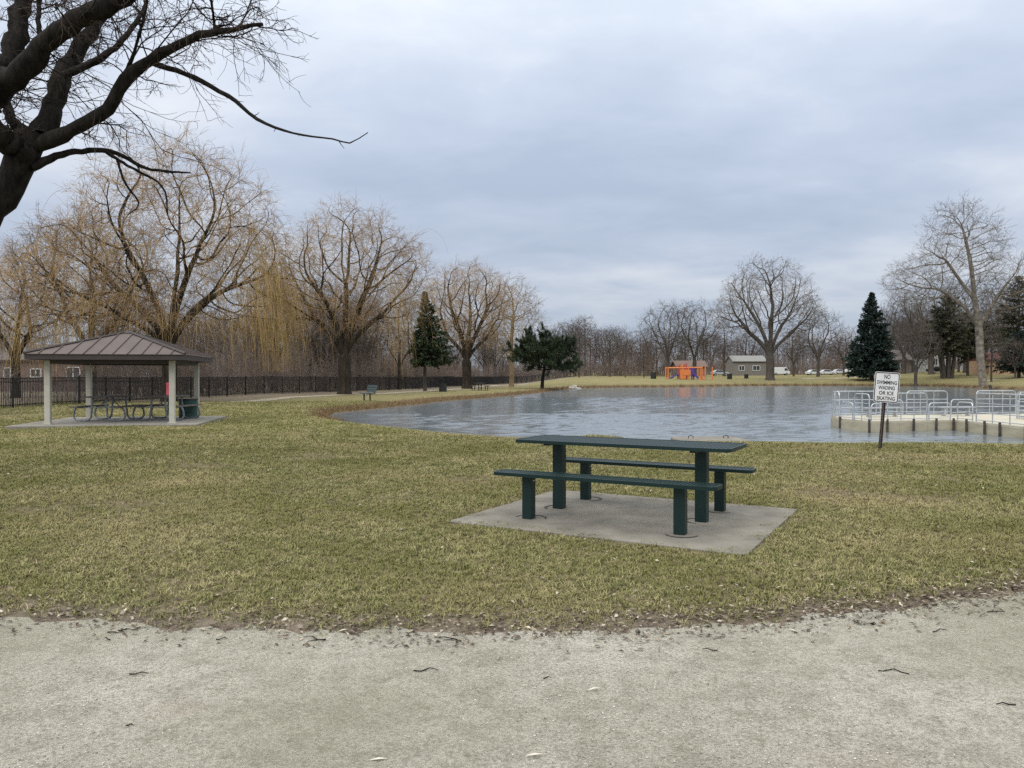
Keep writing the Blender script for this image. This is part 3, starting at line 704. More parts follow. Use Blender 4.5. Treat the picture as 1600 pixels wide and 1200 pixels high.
# woods beyond the fence and far rows (indistinguishable individuals)
wr = np.random.default_rng(12)
ORD = ['first', 'second', 'third', 'fourth', 'fifth', 'sixth', 'seventh', 'eighth', 'ninth', 'tenth', 'eleventh', 'twelfth', 'thirteenth', 'fourteenth', 'fifteenth', 'sixteenth', 'seventeenth', 'eighteenth', 'nineteenth', 'twentieth']
def ordinal(k): return ORD[k] if k < 20 else '%dth' % (k + 1)
def row(name, items, zones, group, what):
    """items: (px, Y, x, H, kind); labelled by zone and by order from the left"""
    items = sorted(items); n_in = {}
    for px, Y, x, H, kd in items:
        zone = next(z for lim, z in zones if px < lim); k = n_in.get(zone, 0); n_in[zone] = k + 1
        bare_copy(name, kd, (x, Y, tz(x, Y)), H, '%s %s, %s from the left' % (what, zone, ordinal(k)), group)
items = []
while len(items) < 52:
    Y = 46 + 110 * wr.random() ** .8; fx = np.interp(Y, FENCE[:, 1], FENCE[:, 0]); x = fx - 3 - 40 * wr.random() ** 1.4
    if x / Y < -.70 or (x / Y < -.56 and Y < 76 and len(items) % 3): continue
    items.append((800 + 1200 * x / Y, Y, x, 7 + 5.5 * wr.random(), int(wr.integers(0, 6))))
row('woodland_tree', items, [(60, 'at the left edge'), (262, 'behind the shelter'), (400, 'right of the shelter'), (538, 'left of the forked willow'), (664, 'right of the forked willow'), (9999, 'right of the dark conifer')], 'woodland trees behind the fence', 'leafless woodland tree behind the fence')
items = []
for k in range(44):
    px = 850 + 480 * (k + wr.random()) / 44; Y = (185 if px < 1100 else 212) + 45 * wr.random(); items.append((px, Y, px2x(px, Y), 9 + 6 * wr.random(), int(wr.integers(0, 6))))
row('distant_tree', items, [(950, 'beside the round pine'), (1040, 'left of the playground'), (1120, 'behind the playground'), (1203, 'behind the grey house'), (9999, 'behind the parked cars')], 'distant trees beyond the far lawn', 'distant leafless tree')
items = []
for k in range(20):
    px = 1370 + 225 * (k + wr.random()) / 20; Y = 165 + 50 * wr.random(); items.append((px, Y, px2x(px, Y), 12 + 6 * wr.random(), int(wr.integers(0, 5))))
row('distant_tree', items, [(1455, 'right of the blue spruce'), (1535, 'behind the cedar clump'), (9999, 'right of the tall sycamore')], 'distant trees behind the right houses', 'distant leafless tree')

# brush: uncountable thicket along the back of the fence and under the far trees
def brush(n, sampler, hmin, hmax, r, k_=1.0):
    B = Acc(); st = sampler(n); n = len(st); h = hmin + (hmax - hmin) * r.random(n) ** 1.5
    d = np.stack([r.normal(size=n) * .28, r.normal(size=n) * .28, np.ones(n)], 1)
    P = grow(r, st, d, h, 5, .12, .02); B.tub(P, .018 * k_, .008 * k_, 3)
    p, d, l = kids(r, P, h, 7, .2, 1, 38, 14, .42, .3, 0, .4); P2 = grow(r, p, d, l, 3, .16, .03); B.tub(P2, .010 * k_, .005 * k_, 3)
    p, d, l = kids(r, P2, l, 3, .2, 1, 40, 14, .55, .3); P3 = grow(r, p, d, l, 2, .16, .03); B.tub(P3, .007 * k_, .004 * k_, 3)
    return B.mesh('brush')
def samp_fence(n):
    Y = 30 + 125 * wr.random(n) ** .9; x = np.interp(Y, FENCE[:, 1], FENCE[:, 0]) - 1.0 - 16 * wr.random(n) ** 1.6
    ok = (x / Y > -.55) | (Y > 74) | (wr.random(n) < .22)
    return np.stack([x, Y, np.full(n, -.05)], 1)[ok]
def samp_far(n):
    t_ = -.02 + .78 * wr.random(n); Y = np.where(t_ > .2, 212, 172) + 38 * wr.random(n); x = t_ * Y
    return np.stack([x, Y, terrain(x, Y) - .05], 1)
tag(link('brush_thicket', brush(3400, samp_fence, 1.5, 4.8, wr), M['brush']), 'brown leafless brush thicket growing behind the black fence', 'brush', kind='stuff')
def samp_deep(n):
    Y = 42 + 150 * wr.random(n); x = np.interp(Y, FENCE[:, 1], FENCE[:, 0]) - 8 - 45 * wr.random(n)
    ok = (x / Y > -.85) & ((x / Y > -.55) | (Y > 84)); return np.stack([x, Y, np.full(n, -.05)], 1)[ok]
def brush_deep(n, r):
    st = samp_deep(n); m_ = len(st); B = Acc(); h = 3 + 5.5 * r.random(m_) ** 1.4
    P = grow(r, st, np.stack([r.normal(size=m_) * .15, r.normal(size=m_) * .15, np.ones(m_)], 1), h, 5, .1, .03); B.tub(P, .035, .012, 3)
    p, d, l = kids(r, P, h, 9, .2, 1, 38, 14, .36, .3, 0, .4); P2 = grow(r, p, d, l, 3, .16, .03); B.tub(P2, .016, .009, 3)
    p, d, l = kids(r, P2, l, 4, .2, 1, 40, 14, .5, .3); P3 = grow(r, p, d, l, 2, .16, .03); B.tub(P3, .012, .006, 3)
    return B.mesh('brush')
tag(link('woodland_understorey', brush_deep(1500, wr), M['brush_grey']), 'dense leafless understorey of the wood deep behind the fence', 'brush', kind='stuff')
tag(link('brush_thicket', brush(3800, samp_far, 1.8, 6.5, wr, 2.6), M['brush']), 'brown leafless brush along the far side of the park', 'brush', kind='stuff')

# ------------------------------------------------------------------ foreground tree, traced limb by limb
FY = 11.0
limbs = [  # pixels, widths in px, depth offset at the end, twigs
    ([(-190, 745), (-135, 560), (-92, 450), (-45, 372), (0, 300), (32, 250), (56, 205)], [95, 72, 66, 62, 58, 54, 48], 0, 0),
    ([(50, 228), (105, 207), (165, 170), (205, 115), (240, 90), (290, 62), (340, 50), (385, 42), (410, 38)], [30, 25, 22, 21, 19, 16, 13, 9, 5], -.6, 1),
    ([(236, 98), (275, 110), (320, 130), (370, 160), (400, 185), (440, 203), (480, 212), (525, 218), (545, 224), (575, 207)], [10, 9, 8, 7.5, 6.5, 5, 4, 3, 2.5, 1.6], -.9, 0),
    ([(50, 262), (90, 243), (130, 236), (160, 235), (190, 243), (225, 262), (260, 268), (298, 270)], [16, 12, 10, 9, 7, 6, 4.5, 2.5], .5, 0),
    ([(165, 237), (205, 262), (240, 280), (258, 300), (262, 335)], [6, 5, 4, 3, 2], .7, 0),
    ([(183, 250), (195, 285), (217, 318), (200, 335)], [4.5, 4, 3, 1.6], .4, 0),
    ([(62, 215), (85, 160), (100, 110), (118, 85), (150, 40), (168, 0), (190, -70)], [40, 33, 30, 26, 21, 19, 16], .9, 1),
    ([(98, 118), (140, 100), (180, 75), (205, 45), (224, 15), (236, -30)], [13, 12, 10, 8, 5, 3], .5, 1),
    ([(-60, 190), (-10, 140), (40, 108), (75, 65), (130, 25), (185, 2), (270, -60)], [48, 44, 38, 32, 28, 26, 20], -1.2, 1),
    ([(45, 240), (0, 215), (-50, 180), (-90, 100)], [40, 40, 36, 30], -1.0, 1),
    ([(-20, 170), (10, 110), (25, 50), (40, -20), (60, -90)], [40, 36, 32, 28, 22], .5, 1),
    ([(50, 215), (20, 190), (12, 150), (40, 120), (55, 90)], [22, 18, 15, 12, 6], 1.2, 1),
    ([(176, 140), (200, 105), (216, 60), (230, 0), (228, -40)], [5, 5, 5, 4, 3], -.8, 1),
    ([(335, 52), (333, 20), (325, -30)], [5, 4.5, 4], -.9, 1),
    ([(63, 60), (60, 30), (62, 0), (70, -40)], [9, 8, 7, 6], .3, 1)]
fr = np.random.default_rng(5); T1 = Acc(); C1 = Acc(); tw = []; twl = []
e_loc = at(-190, 746, FY); e_loc.z = 0
for pts, ws, dz, tw_ in limbs:
    n = len(pts); Ys = FY + np.linspace(0, 1, n) * dz + (0 if pts[0][0] < -90 else .0)
    W3 = [at(px, py, Y) - e_loc for (px, py), Y in zip(pts, Ys)]
    P, ln = polyline([tuple(w) for w in W3], 26)
    if pts[0][0] == -190: P[0, 2] = -.15
    P[1:-1] += fr.normal(size=(24, 3)) * np.interp(np.linspace(0, 1, 26), np.linspace(0, 1, n), np.array(ws))[1:-1, None] * FY / 1200 * .07
    rad = np.interp(np.linspace(0, 1, 26), np.linspace(0, 1, n), np.array(ws) * FY / 1200 / 2 * .92); rad *= 1 + .06 * fr.normal(size=26)
    T1.add(*tubes(P[None], rad[None], 10 if ws[0] > 12 else 6))
    if tw_: tw.append(P); twl.append(ln)
    else:
        if ws[0] < 20:   # stubby spurs on the bare limbs
            p, d, l = kids(fr, P[None], [ln], 7, .3, .98, 50, 15, .05, .4); T1.tub(grow(fr, p, d, l, 3, .2), .008, .003, 4)
tw = np.array(tw); twl = np.array(twl)
p, d, l2 = kids(fr, tw, np.minimum(twl, 3.2), 12, .12, 1, 55, 18, .42, .4, 0, .3)
P2 = grow(fr, p, d, l2, 7, .2, .0); T1.tub(P2, .012, .005, 4)
p, d, l3 = kids(fr, P2, l2, 8, .15, 1, 48, 18, .55, .35, 0, .3); P3 = grow(fr, p, d, l3, 5, .22, -.02); C1.tub(P3, .006, .0028, 3)
p, d, l4 = kids(fr, P3, l3, 5, .2, 1, 45, 18, .5, .35); P4 = grow(fr, p, d, l4, 4, .2, -.03); C1.tub(P4, .0034, .002, 3)
mk_tree('foreground_tree', T1.mesh('trunk'), C1.mesh('crown'), M['bark_dark'], M['twig_dark'], e_loc, 'nearest dark barked bare tree leaning in from the left edge')

# ------------------------------------------------------------------ picnic table on its pad
TH = -.516; TC = Vector((1.194, 7.951, 0))
tz0 = tz(TC.x, TC.y)
pad = MB().prism(round_rect(2.9, 2.43, .02, 1), -.12, .018)
po = pad.build('concrete_pad', M['pad_concrete'], loc=(TC.x + .03, TC.y - .015, tz0), rz=TH, bevel=.008)
tag(po, 'weathered grey concrete pad under the green picnic table', 'pad')
def perforated(L_, W_, cell, z, rc, rim_h, name_, parent, loc):
    """rim with rounded corners and a sheet pierced by diamond openings"""
    outer = round_rect(L_, W_, rc, 6); inner = round_rect(L_ - .05, W_ - .05, rc - .022, 6)
    n = len(outer); b = MB(); vs = []
    for poly, zz in ((outer, z), (inner, z), (inner, z - rim_h), (outer, z - rim_h)): vs += [(x, y, zz) for x, y in poly]
    fs = []
    for a, c_ in ((0, 1), (1, 2), (2, 3), (3, 0)):
        for i in range(n): fs.append((a * n + i, a * n + (i + 1) % n, c_ * n + (i + 1) % n, c_ * n + i))
    b.add(vs, fs); rim = b.build(name_, M['green_coat'], parent, smooth=True, loc=loc)
    nu = int((L_ - .05) / cell); nv = int((W_ - .05) / cell); cu = (L_ - .05) / nu; cv = (W_ - .05) / nv
    ii, jj = np.meshgrid(np.arange(nu), np.arange(nv), indexing='ij'); x0 = -(L_ - .05) / 2 + ii.ravel() * cu; y0 = -(W_ - .05) / 2 + jj.ravel() * cv
    cell_v = []
    k = .43
    uv = [(0, 0), (1, 0), (1, 1), (0, 1), (.5, .5 - k), (.5 + k, .5), (.5, .5 + k), (.5 - k, .5)]
    V = []
    for zz in (z - .003, z - .009):
        for u, v in uv: V.append(np.stack([x0 + u * cu, y0 + v * cv, np.full(len(x0), zz)], 1))
    V = np.stack(V, 1).reshape(-1, 3); base = (np.arange(len(x0)) * 16)[:, None]
    tri = np.array([(0, 1, 4), (1, 2, 5), (2, 3, 6), (3, 0, 7), (0, 4, 7), (1, 5, 4), (2, 6, 5), (3, 7, 6)])
    qd = np.array([(4, 5, 13, 12), (5, 6, 14, 13), (6, 7, 15, 14), (7, 4, 12, 15)])
    me = npmesh('mesh_sheet', V, [(base[:, :, None] + tri[None]).reshape(-1, 3), (base[:, :, None] + (tri + 8)[None, :, ::-1]).reshape(-1, 3), (base[:, :, None] + qd[None]).reshape(-1, 4)])
    link('mesh_sheet', me, M['green_coat'], rim)
    return rim
te = empty('picnic_table', (TC.x, TC.y, tz0 + .018), TH, 'dark green perforated metal picnic table with two fixed benches', 'picnic table')
Ssp = 1.562; OFF = .70
def post(x, y, h, w, nm):
    b = MB().box((x, y, h / 2 - .0), (w, w * .92, h)); o = b.build(nm, M['green_coat'], te, bevel=.006); return o
top = perforated(2.29, .75, .038, .76, .07, .034, 'table_top', te, (0, 0, 0))
for s in (-1, 1):
    post(s * Ssp / 2, 0, .725, .115, 'table_post')
    MB().bar((s * Ssp / 2, -.32, .722), (s * Ssp / 2, .32, .722), .06, .035).build('top_bracket', M['green_coat'], te)
MB().box((0, 0, .728), (2.1, .05, .03)).build('top_stiffener', M['green_coat'], te)
for v in (-1, 1):
    sgn = 'front' if v < 0 else 'rear'
    bs = perforated(2.28, .27, .036, .465, .06, .034, 'bench_seat', te, (0, v * OFF, 0))
    MB().box((0, v * OFF, .434), (2.15, .04, .025)).build('seat_stiffener', M['green_coat'], te)
    for s in (-1, 1):
        post(s * Ssp / 2, v * OFF, .43, .105, 'bench_post')
        MB().box((s * Ssp / 2 + s * -.056, v * OFF, .385), (.006, .03, .012)).build('bolt_plate', M['galv'], te)
# sunken footings: cut arcs round each post in the concrete
for v in (-1, 0, 1):
    for s in (-1, 1):
        b = MB(); n = 22; a0 = random.random() * 6.28; cx_, cy_ = s * Ssp / 2 - .03, v * OFF + .015
        cover = random.uniform(2.2, 3.2)
        for k in range(n):
            a1, a2 = a0 + cover * k / n, a0 + cover * (k + 1) / n
            ri, ro = .150,   .150 + .036 * (.35 + .65 * math.sin(math.pi * (k + .5) / n))
            b.add([(cx_ + r_ * math.cos(a), cy_ + r_ * math.sin(a), .0215) for a in (a1, a2) for r_ in (ri, ro)], [(0, 1, 3, 2)])
        o = b.build('footing_joint', M['joint_dark'], po)

# ------------------------------------------------------------------ warning sign
sb = place(1374, 15.1); 
se = empty('warning_sign', sb, 0, 'leaning white NO SWIMMING sign on a perforated rusty post', 'sign')
pc = [Vector((0, 0, -.2)), Vector((.155, .02, 1.52))]
def on_post(z): return pc[0].lerp(pc[1], (z + .2) / 1.72)
b = MB(); 
for dx, w_, dy in ((-.024, .012, 0), (.024, .012, 0), (0, .05, .014)):
    b.bar(pc[0] + Vector((dx, dy, 0)), pc[1] + Vector((dx, dy, 0)), .03 if w_ < .02 else .006, w_, up=(1, 0, 0))
b.build('post', M['rust'], se)
b = MB()
for k in range(34):
    z = .02 + k * .028; q = on_post(z); b.box((q.x, q.y + .0085, q.z), (.011, .003, .011))
hl = b.build('post_holes', M['galv'], se)
SW, SH = .475, .60
ctr = on_post(1.215); rotS = Matrix.Rotation(R(4), 4, 'Y') @ Matrix.Identity(4)
Ms = Matrix.Translation((ctr.x + .01, ctr.y - .028, ctr.z + .005)) @ Matrix.Rotation(R(-6), 4, 'Z') @ Matrix.Rotation(R(4.0), 4, 'Y')
panel = MB().extr(round_rect(SW, SH, .045, 5), Ms, .004).build('sign_panel', M['sign_white'], se)
o_ = round_rect(SW - .018, SH - .018, .040, 5); i_ = round_rect(SW - .052, SH - .052, .028, 5); n = len(o_)
b = MB(); b.add([Ms @ Vector((x, -.0035, z)) for x, z in o_] + [Ms @ Vector((x, -.0035, z)) for x, z in i_], [(k, (k + 1) % n, n + (k + 1) % n, n + k) for k in range(n)])
b.build('border', M['black'], panel)
def text_mesh(s, size, width, m, name, parent, Mx, bold=.0):
    cu = bpy.data.curves.new('txt', 'FONT'); cu.body = s; cu.size = size; cu.align_x = 'CENTER'; cu.offset = bold; cu.resolution_u = 3
    o = bpy.data.objects.new('txt', cu); COL.objects.link(o); dg = bpy.context.evaluated_depsgraph_get()
    me = bpy.data.meshes.new_from_object(o.evaluated_get(dg)); bpy.data.objects.remove(o)
    xs = [v.co.x for v in me.vertices]; w = max(xs) - min(xs); mid = (max(xs) + min(xs)) / 2
    kx = width / w
    for v in me.vertices: v.co = Mx @ Vector(((v.co.x - mid) * kx, 0, v.co.y))
    me.materials.clear(); return link(name, me, m, parent)
for s, z, wd, hgt in (('NO', .168, .115, .088), ('SWIMMING', .062, .375, .070), ('WADING', -.042, .31, .070), ('OR ICE', -.146, .28, .070), ('SKATING', -.250, .34, .070)):
    text_mesh(s, hgt / .70, wd, M['black'], 'lettering', panel, Ms @ Matrix.Translation((0, -.0042, z)), .0020)

# ------------------------------------------------------------------ fishing pier
pe = empty('fishing_pier', (.22, .1, 0), 0, 'cream fishing pier with galvanised railings at the right shore', 'pier')
DT = .12
head = [(10.15, 24.2), (10.35, 22.55), (13.3, 23.35), (15.6, 23.9), (19.2, 24.8), (19.0, 27.4), (10.6, 25.9)]
walk = [(13.3, 23.345), (13.25, 19.6), (13.6, 16.3), (15.8, 16.4), (15.45, 19.8), (15.6, 23.895)]
MB().prism(head, DT - .05, DT).build('deck', M['dock_deck'], pe)
MB().prism(walk, DT - .05, DT).build('walkway', M['dock_deck'], pe)
def face(p, q, nm='fascia_board', k=1):
    p, q = Vector((*p, 0)), Vector((*q, 0)); n = max(1, round((q - p).length / 1.2))
    for i in range(n):
        a = p.lerp(q, i / n); c_ = p.lerp(q, (i + 1) / n); d = (c_ - a).normalized() * .004
        MB().bar(a + d + Vector((0, 0, (DT - .052 - .30) / 2)), c_ - d + Vector((0, 0, (DT - .052 - .30) / 2)), .05, DT - .052 + .30).build(nm, M['dock_face'], pe)
for p, q in ((head[0], head[1]), (head[1], head[2]), (walk[0], walk[1]), (walk[1], walk[2]), (head[3], head[4]), (walk[4], walk[5]), (walk[3], walk[4]), (head[4], head[5]), (head[5], head[6]), (head[6], head[0])):
    face(p, q)
def pile(x, y): MB().box((x, y, -.22), (.05, .05, .80)).build('pile', M['steel_dark'], pe)
for x, y in ((10.12, 24.1), (10.3, 22.5), (10.9, 22.63), (11.8, 22.86), (12.6, 23.08), (13.2, 23.22), (13.22, 22.6), (13.2, 21.7), (13.19, 21.0), (13.16, 19.9), (13.16, 19.2), (13.35, 18.2), (17, 24.2), (19.2, 24.7)): pile(x, y)
def rail(p, q, h, mids=1, legs=2):
    mids = mids + 1; legs = legs + 1 if h > .7 else legs
    """a railing panel: bent top tube running down into both end posts, mid rails, inner posts"""
    p, q = Vector((*p, DT)), Vector((*q, DT)); d = (q - p); ln = d.length; d.normalize(); rr_ = .12
    b = MB(); pts = [p]
    pts.append(p + Vector((0, 0, h - rr_)))
    for a in (30, 60, 90): pts.append(p + d * (rr_ * (1 - math.cos(R(a)))) + Vector((0, 0, h - rr_ + rr_ * math.sin(R(a)))))
    for a in (90, 60, 30): pts.append(q - d * (rr_ * (1 - math.cos(R(a)))) + Vector((0, 0, h - rr_ + rr_ * math.sin(R(a)))))
    pts += [q + Vector((0, 0, h - rr_)), q]
    b.tube(pts, .019, 8); rl = b.build('railing', M['galv'], pe, smooth=True)
    for k in range(mids):
        z = h * (k + 1) / (mids + 1) * .98; MB().tube([p + Vector((0, 0, z)), q + Vector((0, 0, z))], .014, 6).build('mid_rail', M['galv'], rl, smooth=True)
    MB().tube([p + Vector((0, 0, .06)), q + Vector((0, 0, .06))], .014, 6).build('toe_rail', M['galv'], rl, smooth=True)
    for k in range(1, legs):
        u = p.lerp(q, k / legs); MB().tube([u, u + Vector((0, 0, h - .02))], .014, 6).build('rail_post', M['galv'], rl, smooth=True)
def lp(a, b, t): return (a[0] + (b[0] - a[0]) * t, a[1] + (b[1] - a[1]) * t)
h0, h1, h2, h3, h4, h5, h6 = head
rail(lp(h0, h1, .05), lp(h0, h1, .45), .52, 0, 1); rail(lp(h0, h1, .5), lp(h0, h1, .97), .80, 1, 1)
ins = .05
rail((10.42, 22.64), (10.85, 22.76), .52, 0, 1); rail((10.98, 22.79), (12.35, 23.16), .82, 1, 2); rail((12.42, 23.18), (13.2, 23.40), .52, 0, 1)
rail((13.36, 23.3), (13.34, 22.5), .55, 0, 1); rail((13.33, 22.3), (13.31, 20.0), .84, 1, 2); rail((13.31, 19.85), (13.36, 19.1), .55, 0, 1); rail((13.38, 19.0), (13.6, 16.6), .84, 1, 2)
rail((15.50, 23.8), (15.42, 21.9), .84, 1, 1); rail((15.40, 21.7), (15.38, 19.9), .84, 1, 1); rail((15.42, 19.6), (15.7, 16.6), .84, 1, 2)
rail((10.66, 25.8), (12.2, 26.08), .82, 1, 2); rail((12.35, 26.1), (13.2, 26.26), .52, 0, 1); rail((13.35, 26.3), (14.9, 26.57), .82, 1, 2); rail((15.05, 26.6), (15.9, 26.76), .52, 0, 1); rail((16.05, 26.8), (17.6, 27.07), .82, 1, 2); rail((17.7, 27.1), (18.9, 27.3), .52, 0, 1)
rail((15.7, 24.0), (17.2, 24.4), .82, 1, 2); rail((17.3, 24.42), (18.1, 24.63), .52, 0, 1); rail((10.22, 24.4), (10.55, 25.7), .82, 1, 1)
for a, c_ in (((11.2, 24.9), (12.6, 25.2)), ((14.0, 25.5), (15.3, 25.75))):      # low benches on the deck
    b = MB(); a_, c2 = Vector((*a, DT + .30)), Vector((*c_, DT + .30)); b.bar(a_, c2, .28, .04); o = b.build('deck_bench', M['galv'], pe)
    for u in (.15, .85):
        q = a_.lerp(c2, u); MB().box((q.x, q.y, DT + .14), (.05, .2, .28)).build('bench_support', M['galv'], o)

# concrete outfall slab at the near shore
sl_ = MB().prism(round_rect(1.75, 1.5, .35, 5), -.35, .0).build('outfall_slab', M['pad_concrete'], loc=(4.98, 19.35, -.12), rz=.05, bevel=.03)
tag(sl_, 'tan concrete outfall slab at the near waterline behind the table', 'slab')
for s in (-1, 1):
    MB().tube([(s * .45 - .06, .1, -.01), (s * .45 - .06, .1, .05), (s * .45, .1, .08), (s * .45 + .06, .1, .05), (s * .45 + .06, .1, -.01)], .012, 6).build('lifting_loop', M['steel_dark'], sl_)

# ------------------------------------------------------------------ picnic shelter
GA = math.atan2(.632, 3.285); GC = Vector((-11.97, 23.96, 0)); GC.z = tz(GC.x, GC.y)
ge = empty('picnic_shelter', GC, GA, 'open picnic shelter with brown metal hip roof and cream posts', 'shelter')
slab = MB().prism(round_rect(5.0, 4.9, .05, 2), -.15, .05).build('floor_slab', M['concrete'], ge, bevel=.01)
HS = 1.672; EZ, EB, AZ_ = 2.07, 1.90, 2.80; HR = 2.11
for sx_ in (-1, 1):
    for sy_ in (-1, 1):
        pst = MB().box((sx_ * HS, sy_ * HS, EB / 2 + .02), (.155, .155, EB - .06)).build('post', M['post_cream'], ge, bevel=.012)
        MB().box((sx_ * HS, sy_ * HS, .06), (.24, .24, .018)).build('base_plate', M['post_cream'], pst)
b = MB()
for a in range(4):
    Mz = Matrix.Rotation(a * math.pi / 2, 4, 'Z')
    b.add([Mz @ Vector(v) for v in ((-HR, -HR, EB), (HR, -HR, EB), (HR, -HR, EZ - .02), (-HR, -HR, EZ - .02), (-HR + .04, -HR + .04, EB), (HR - .04, -HR + .04, EB), (HR - .04, -HR + .04, EZ - .02), (-HR + .04, -HR + .04, EZ - .02))],
          [(0, 1, 2, 3), (4, 7, 6, 5), (0, 4, 5, 1), (3, 2, 6, 7)])
roof = b.build('roof', M['fascia'], ge)
MB().add([(-HR + .04, -HR + .04, EB + .03), (HR - .04, -HR + .04, EB + .03), (HR - .04, HR - .04, EB + .03), (-HR + .04, HR - .04, EB + .03), (0, 0, AZ_ - .12)], [(0, 1, 4), (1, 2, 4), (2, 3, 4), (3, 0, 4)]).build('ceiling', M['soffit'], roof)
for a in range(4):
    Mz = Matrix.Rotation(a * math.pi / 2, 4, 'Z')
    MB().bar(Mz @ Vector((-HS, -HS, EB - .03)), Mz @ Vector((HS, -HS, EB - .03)), .1, .16).build('beam', M['fascia'], roof)
    nS = 11; slope = (AZ_ - EZ) / HR
    def rz_(x, yy): return EZ + (yy + HR) * slope      # yy from -HR (eave) to 0 (apex)
    for k in range(nS):
        x0, x1 = -HR - .02 + (2 * HR + .04) * k / nS, -HR - .02 + (2 * HR + .04) * (k + 1) / nS
        g = .006
        def toprow(x): return -abs(x)
        poly = [(x0 + g, -HR - .03), (x1 - g, -HR - .03), (x1 - g, min(-abs(x1 - g), 0))]
        if x0 < 0 < x1: poly.append((0, 0))
        poly.append((x0 + g, -abs(x0 + g)))
        poly = [p for i, p in enumerate(poly) if p[1] > -HR - .031]
        vs = [Mz @ Vector((x, y_, rz_(x, y_))) for x, y_ in poly]; up = Mz @ Vector((0, -slope, 1)).normalized() * .02
        nn_ = len(vs); MB().add(vs + [v - up for v in vs], [tuple(range(nn_)), tuple(reversed(range(nn_, 2 * nn_)))] + [(i, nn_ + i, nn_ + (i + 1) % nn_, (i + 1) % nn_) for i in range(nn_)]).build('roof_panel', M['roof_metal'], roof)
        if 0 < k:
            p0 = Mz @ Vector((x0, -HR - .03, rz_(x0, -HR - .03) + .015)); p1 = Mz @ Vector((x0, -abs(x0) - .02, rz_(x0, -abs(x0) - .02) + .015))
            if (p1 - p0).length > .1: MB().bar(p0, p1, .02, .035).build('seam', M['roof_metal'], roof)
    c0_ = Mz @ Vector((-HR - .02, -HR - .02, EZ + .015)); MB().tube([c0_, Vector((0, 0, AZ_ + .02))], .04, 6).build('hip_cap', M['fascia'], roof)
MB().tube([(0, 0, AZ_ - .03), (0, 0, AZ_ + .05)], [.16, .06], 8).build('finial', M['fascia'], roof)
def local_g(px, py_depth): return
def shelter_table(lx, ly, rz, label):
    e_ = empty('shelter_picnic_table', ge.matrix_world @ Vector((0, 0, 0)), 0, label, 'picnic table')
    w = Matrix.Translation(GC) @ Matrix.Rotation(GA, 4, 'Z') @ Vector((lx, ly, .05)); e_.location = w; e_.rotation_euler[2] = GA + rz
    for k in range(4): MB().box((0, -.27 + k * .18, .745), (1.75, .17, .04)).build('top_plank', M['wood_grey'], e_)
    for s in (-1, 1):
        for k in range(2): MB().box((0, s * (.63 + .0) + (k - .5) * .135, .445), (1.75, .125, .04)).build('seat_plank', M['wood_grey'], e_)
        x = s * .58
        for v in (-1, 1):   # bent tube leg: from the top down, along the floor and up to the seat
            pts = [(x, v * .2, .72), (x, v * .24, .30), (x, v * .26, .12), (x, v * .32, .04), (x, v * .42, .025), (x, v * .62, .025), (x, v * .74, .05), (x, v * .80, .14), (x, v * .78, .30), (x, v * .72, .42)]
            MB().tube(pts, .03, 8).build('leg', M['galv_dull'], e_, smooth=True)
        MB().bar((x, -.72, .415), (x, .72, .415), .04, .03).build('cross_bar', M['galv_dull'], e_)
        MB().tube([(x, 0, .42), (s * .1, 0, .71)], .016, 6).build('brace', M['galv_dull'], e_)
    return e_
shelter_table(-.62, .25, R(78), 'picnic table with tube legs on the left under the shelter')
shelter_table(1.05, .35, R(78), 'picnic table with tube legs on the right under the shelter')
def drum(loc, label, m, r=.29, h=.85):
    e_ = empty('trash_drum', loc, 0, label, 'trash can')
    prof = [(r, 0), (r, h * .32), (r * 1.04, h * .335), (r, h * .35), (r, h * .65), (r * 1.04, h * .665), (r, h * .68), (r, h)]
    MB().tube([(0, 0, z) for _, z in prof], [q for q, _ in prof], 20).build('barrel', m, e_, smooth=True)
    MB().tube([(0, 0, h - .02), (0, 0, h + .03)], r * 1.05, 20).build('rim', M['black'], e_, smooth=True)
    return e_
w = at(294, 653, 25.4); drum((w.x, 25.4, .06), 'green steel trash drum beside the shelter post', M['drum_green'], .29, .62)
w = Matrix.Translation(GC) @ Matrix.Rotation(GA, 4, 'Z') @ Vector((HS - .105, -HS - .05, 1.06))
b = MB().box((0, 0, 0), (.10, .012, .37)); o = b.build('notice_board', M['pink'], loc=w, rz=GA); tag(o, 'pink notice strapped to the front right shelter post', 'notice')
MB().box((.0, .004, .15), (.11, .01, .012)).build('strap', M['galv'], o); MB().box((.0, .004, -.15), (.11, .01, .012)).build('strap', M['galv'], o)

# ------------------------------------------------------------------ fence
fe = empty('iron_fence', (0, 0, 0), 0, 'black iron picket fence running behind the willows', 'fence')
FH = 1.42
seg = np.concatenate([[0], np.cumsum(np.linalg.norm(np.diff(FENCE, axis=0), axis=1))]); total = seg[-1]
def fpt(s): return np.array([np.interp(s, seg, FENCE[:, 0]), np.interp(s, seg, FENCE[:, 1])])
bay = 2.4; nb = int(total / bay)
pme = None; posts = []
for k in range(nb + 1):
    p = fpt(k * bay); zz = tz(p[0], p[1])
    if pme is None:
        o = MB().box((0, 0, FH / 2), (.075, .075, FH + .06)).add(*([(-.05, -.05, FH + .03), (.05, -.05, FH + .03), (.05, .05, FH + .03), (-.05, .05, FH + .03), (0, 0, FH + .09)], [(0, 1, 4), (1, 2, 4), (2, 3, 4), (3, 0, 4), (3, 2, 1, 0)])).build('post', M['fence_black'], fe); pme = o.data
    else: o = link('post', pme, None, fe)
    o.location = (p[0], p[1], zz)
    if k < nb:
        q = fpt((k + 1) * bay); z2 = tz(q[0], q[1]); b = MB()
        for h_ in (.16, FH - .22, FH - .06): b.bar((p[0], p[1], zz + h_), (q[0], q[1], z2 + h_), .035, .04)
        b.build('rail_set', M['fence_black'], fe)
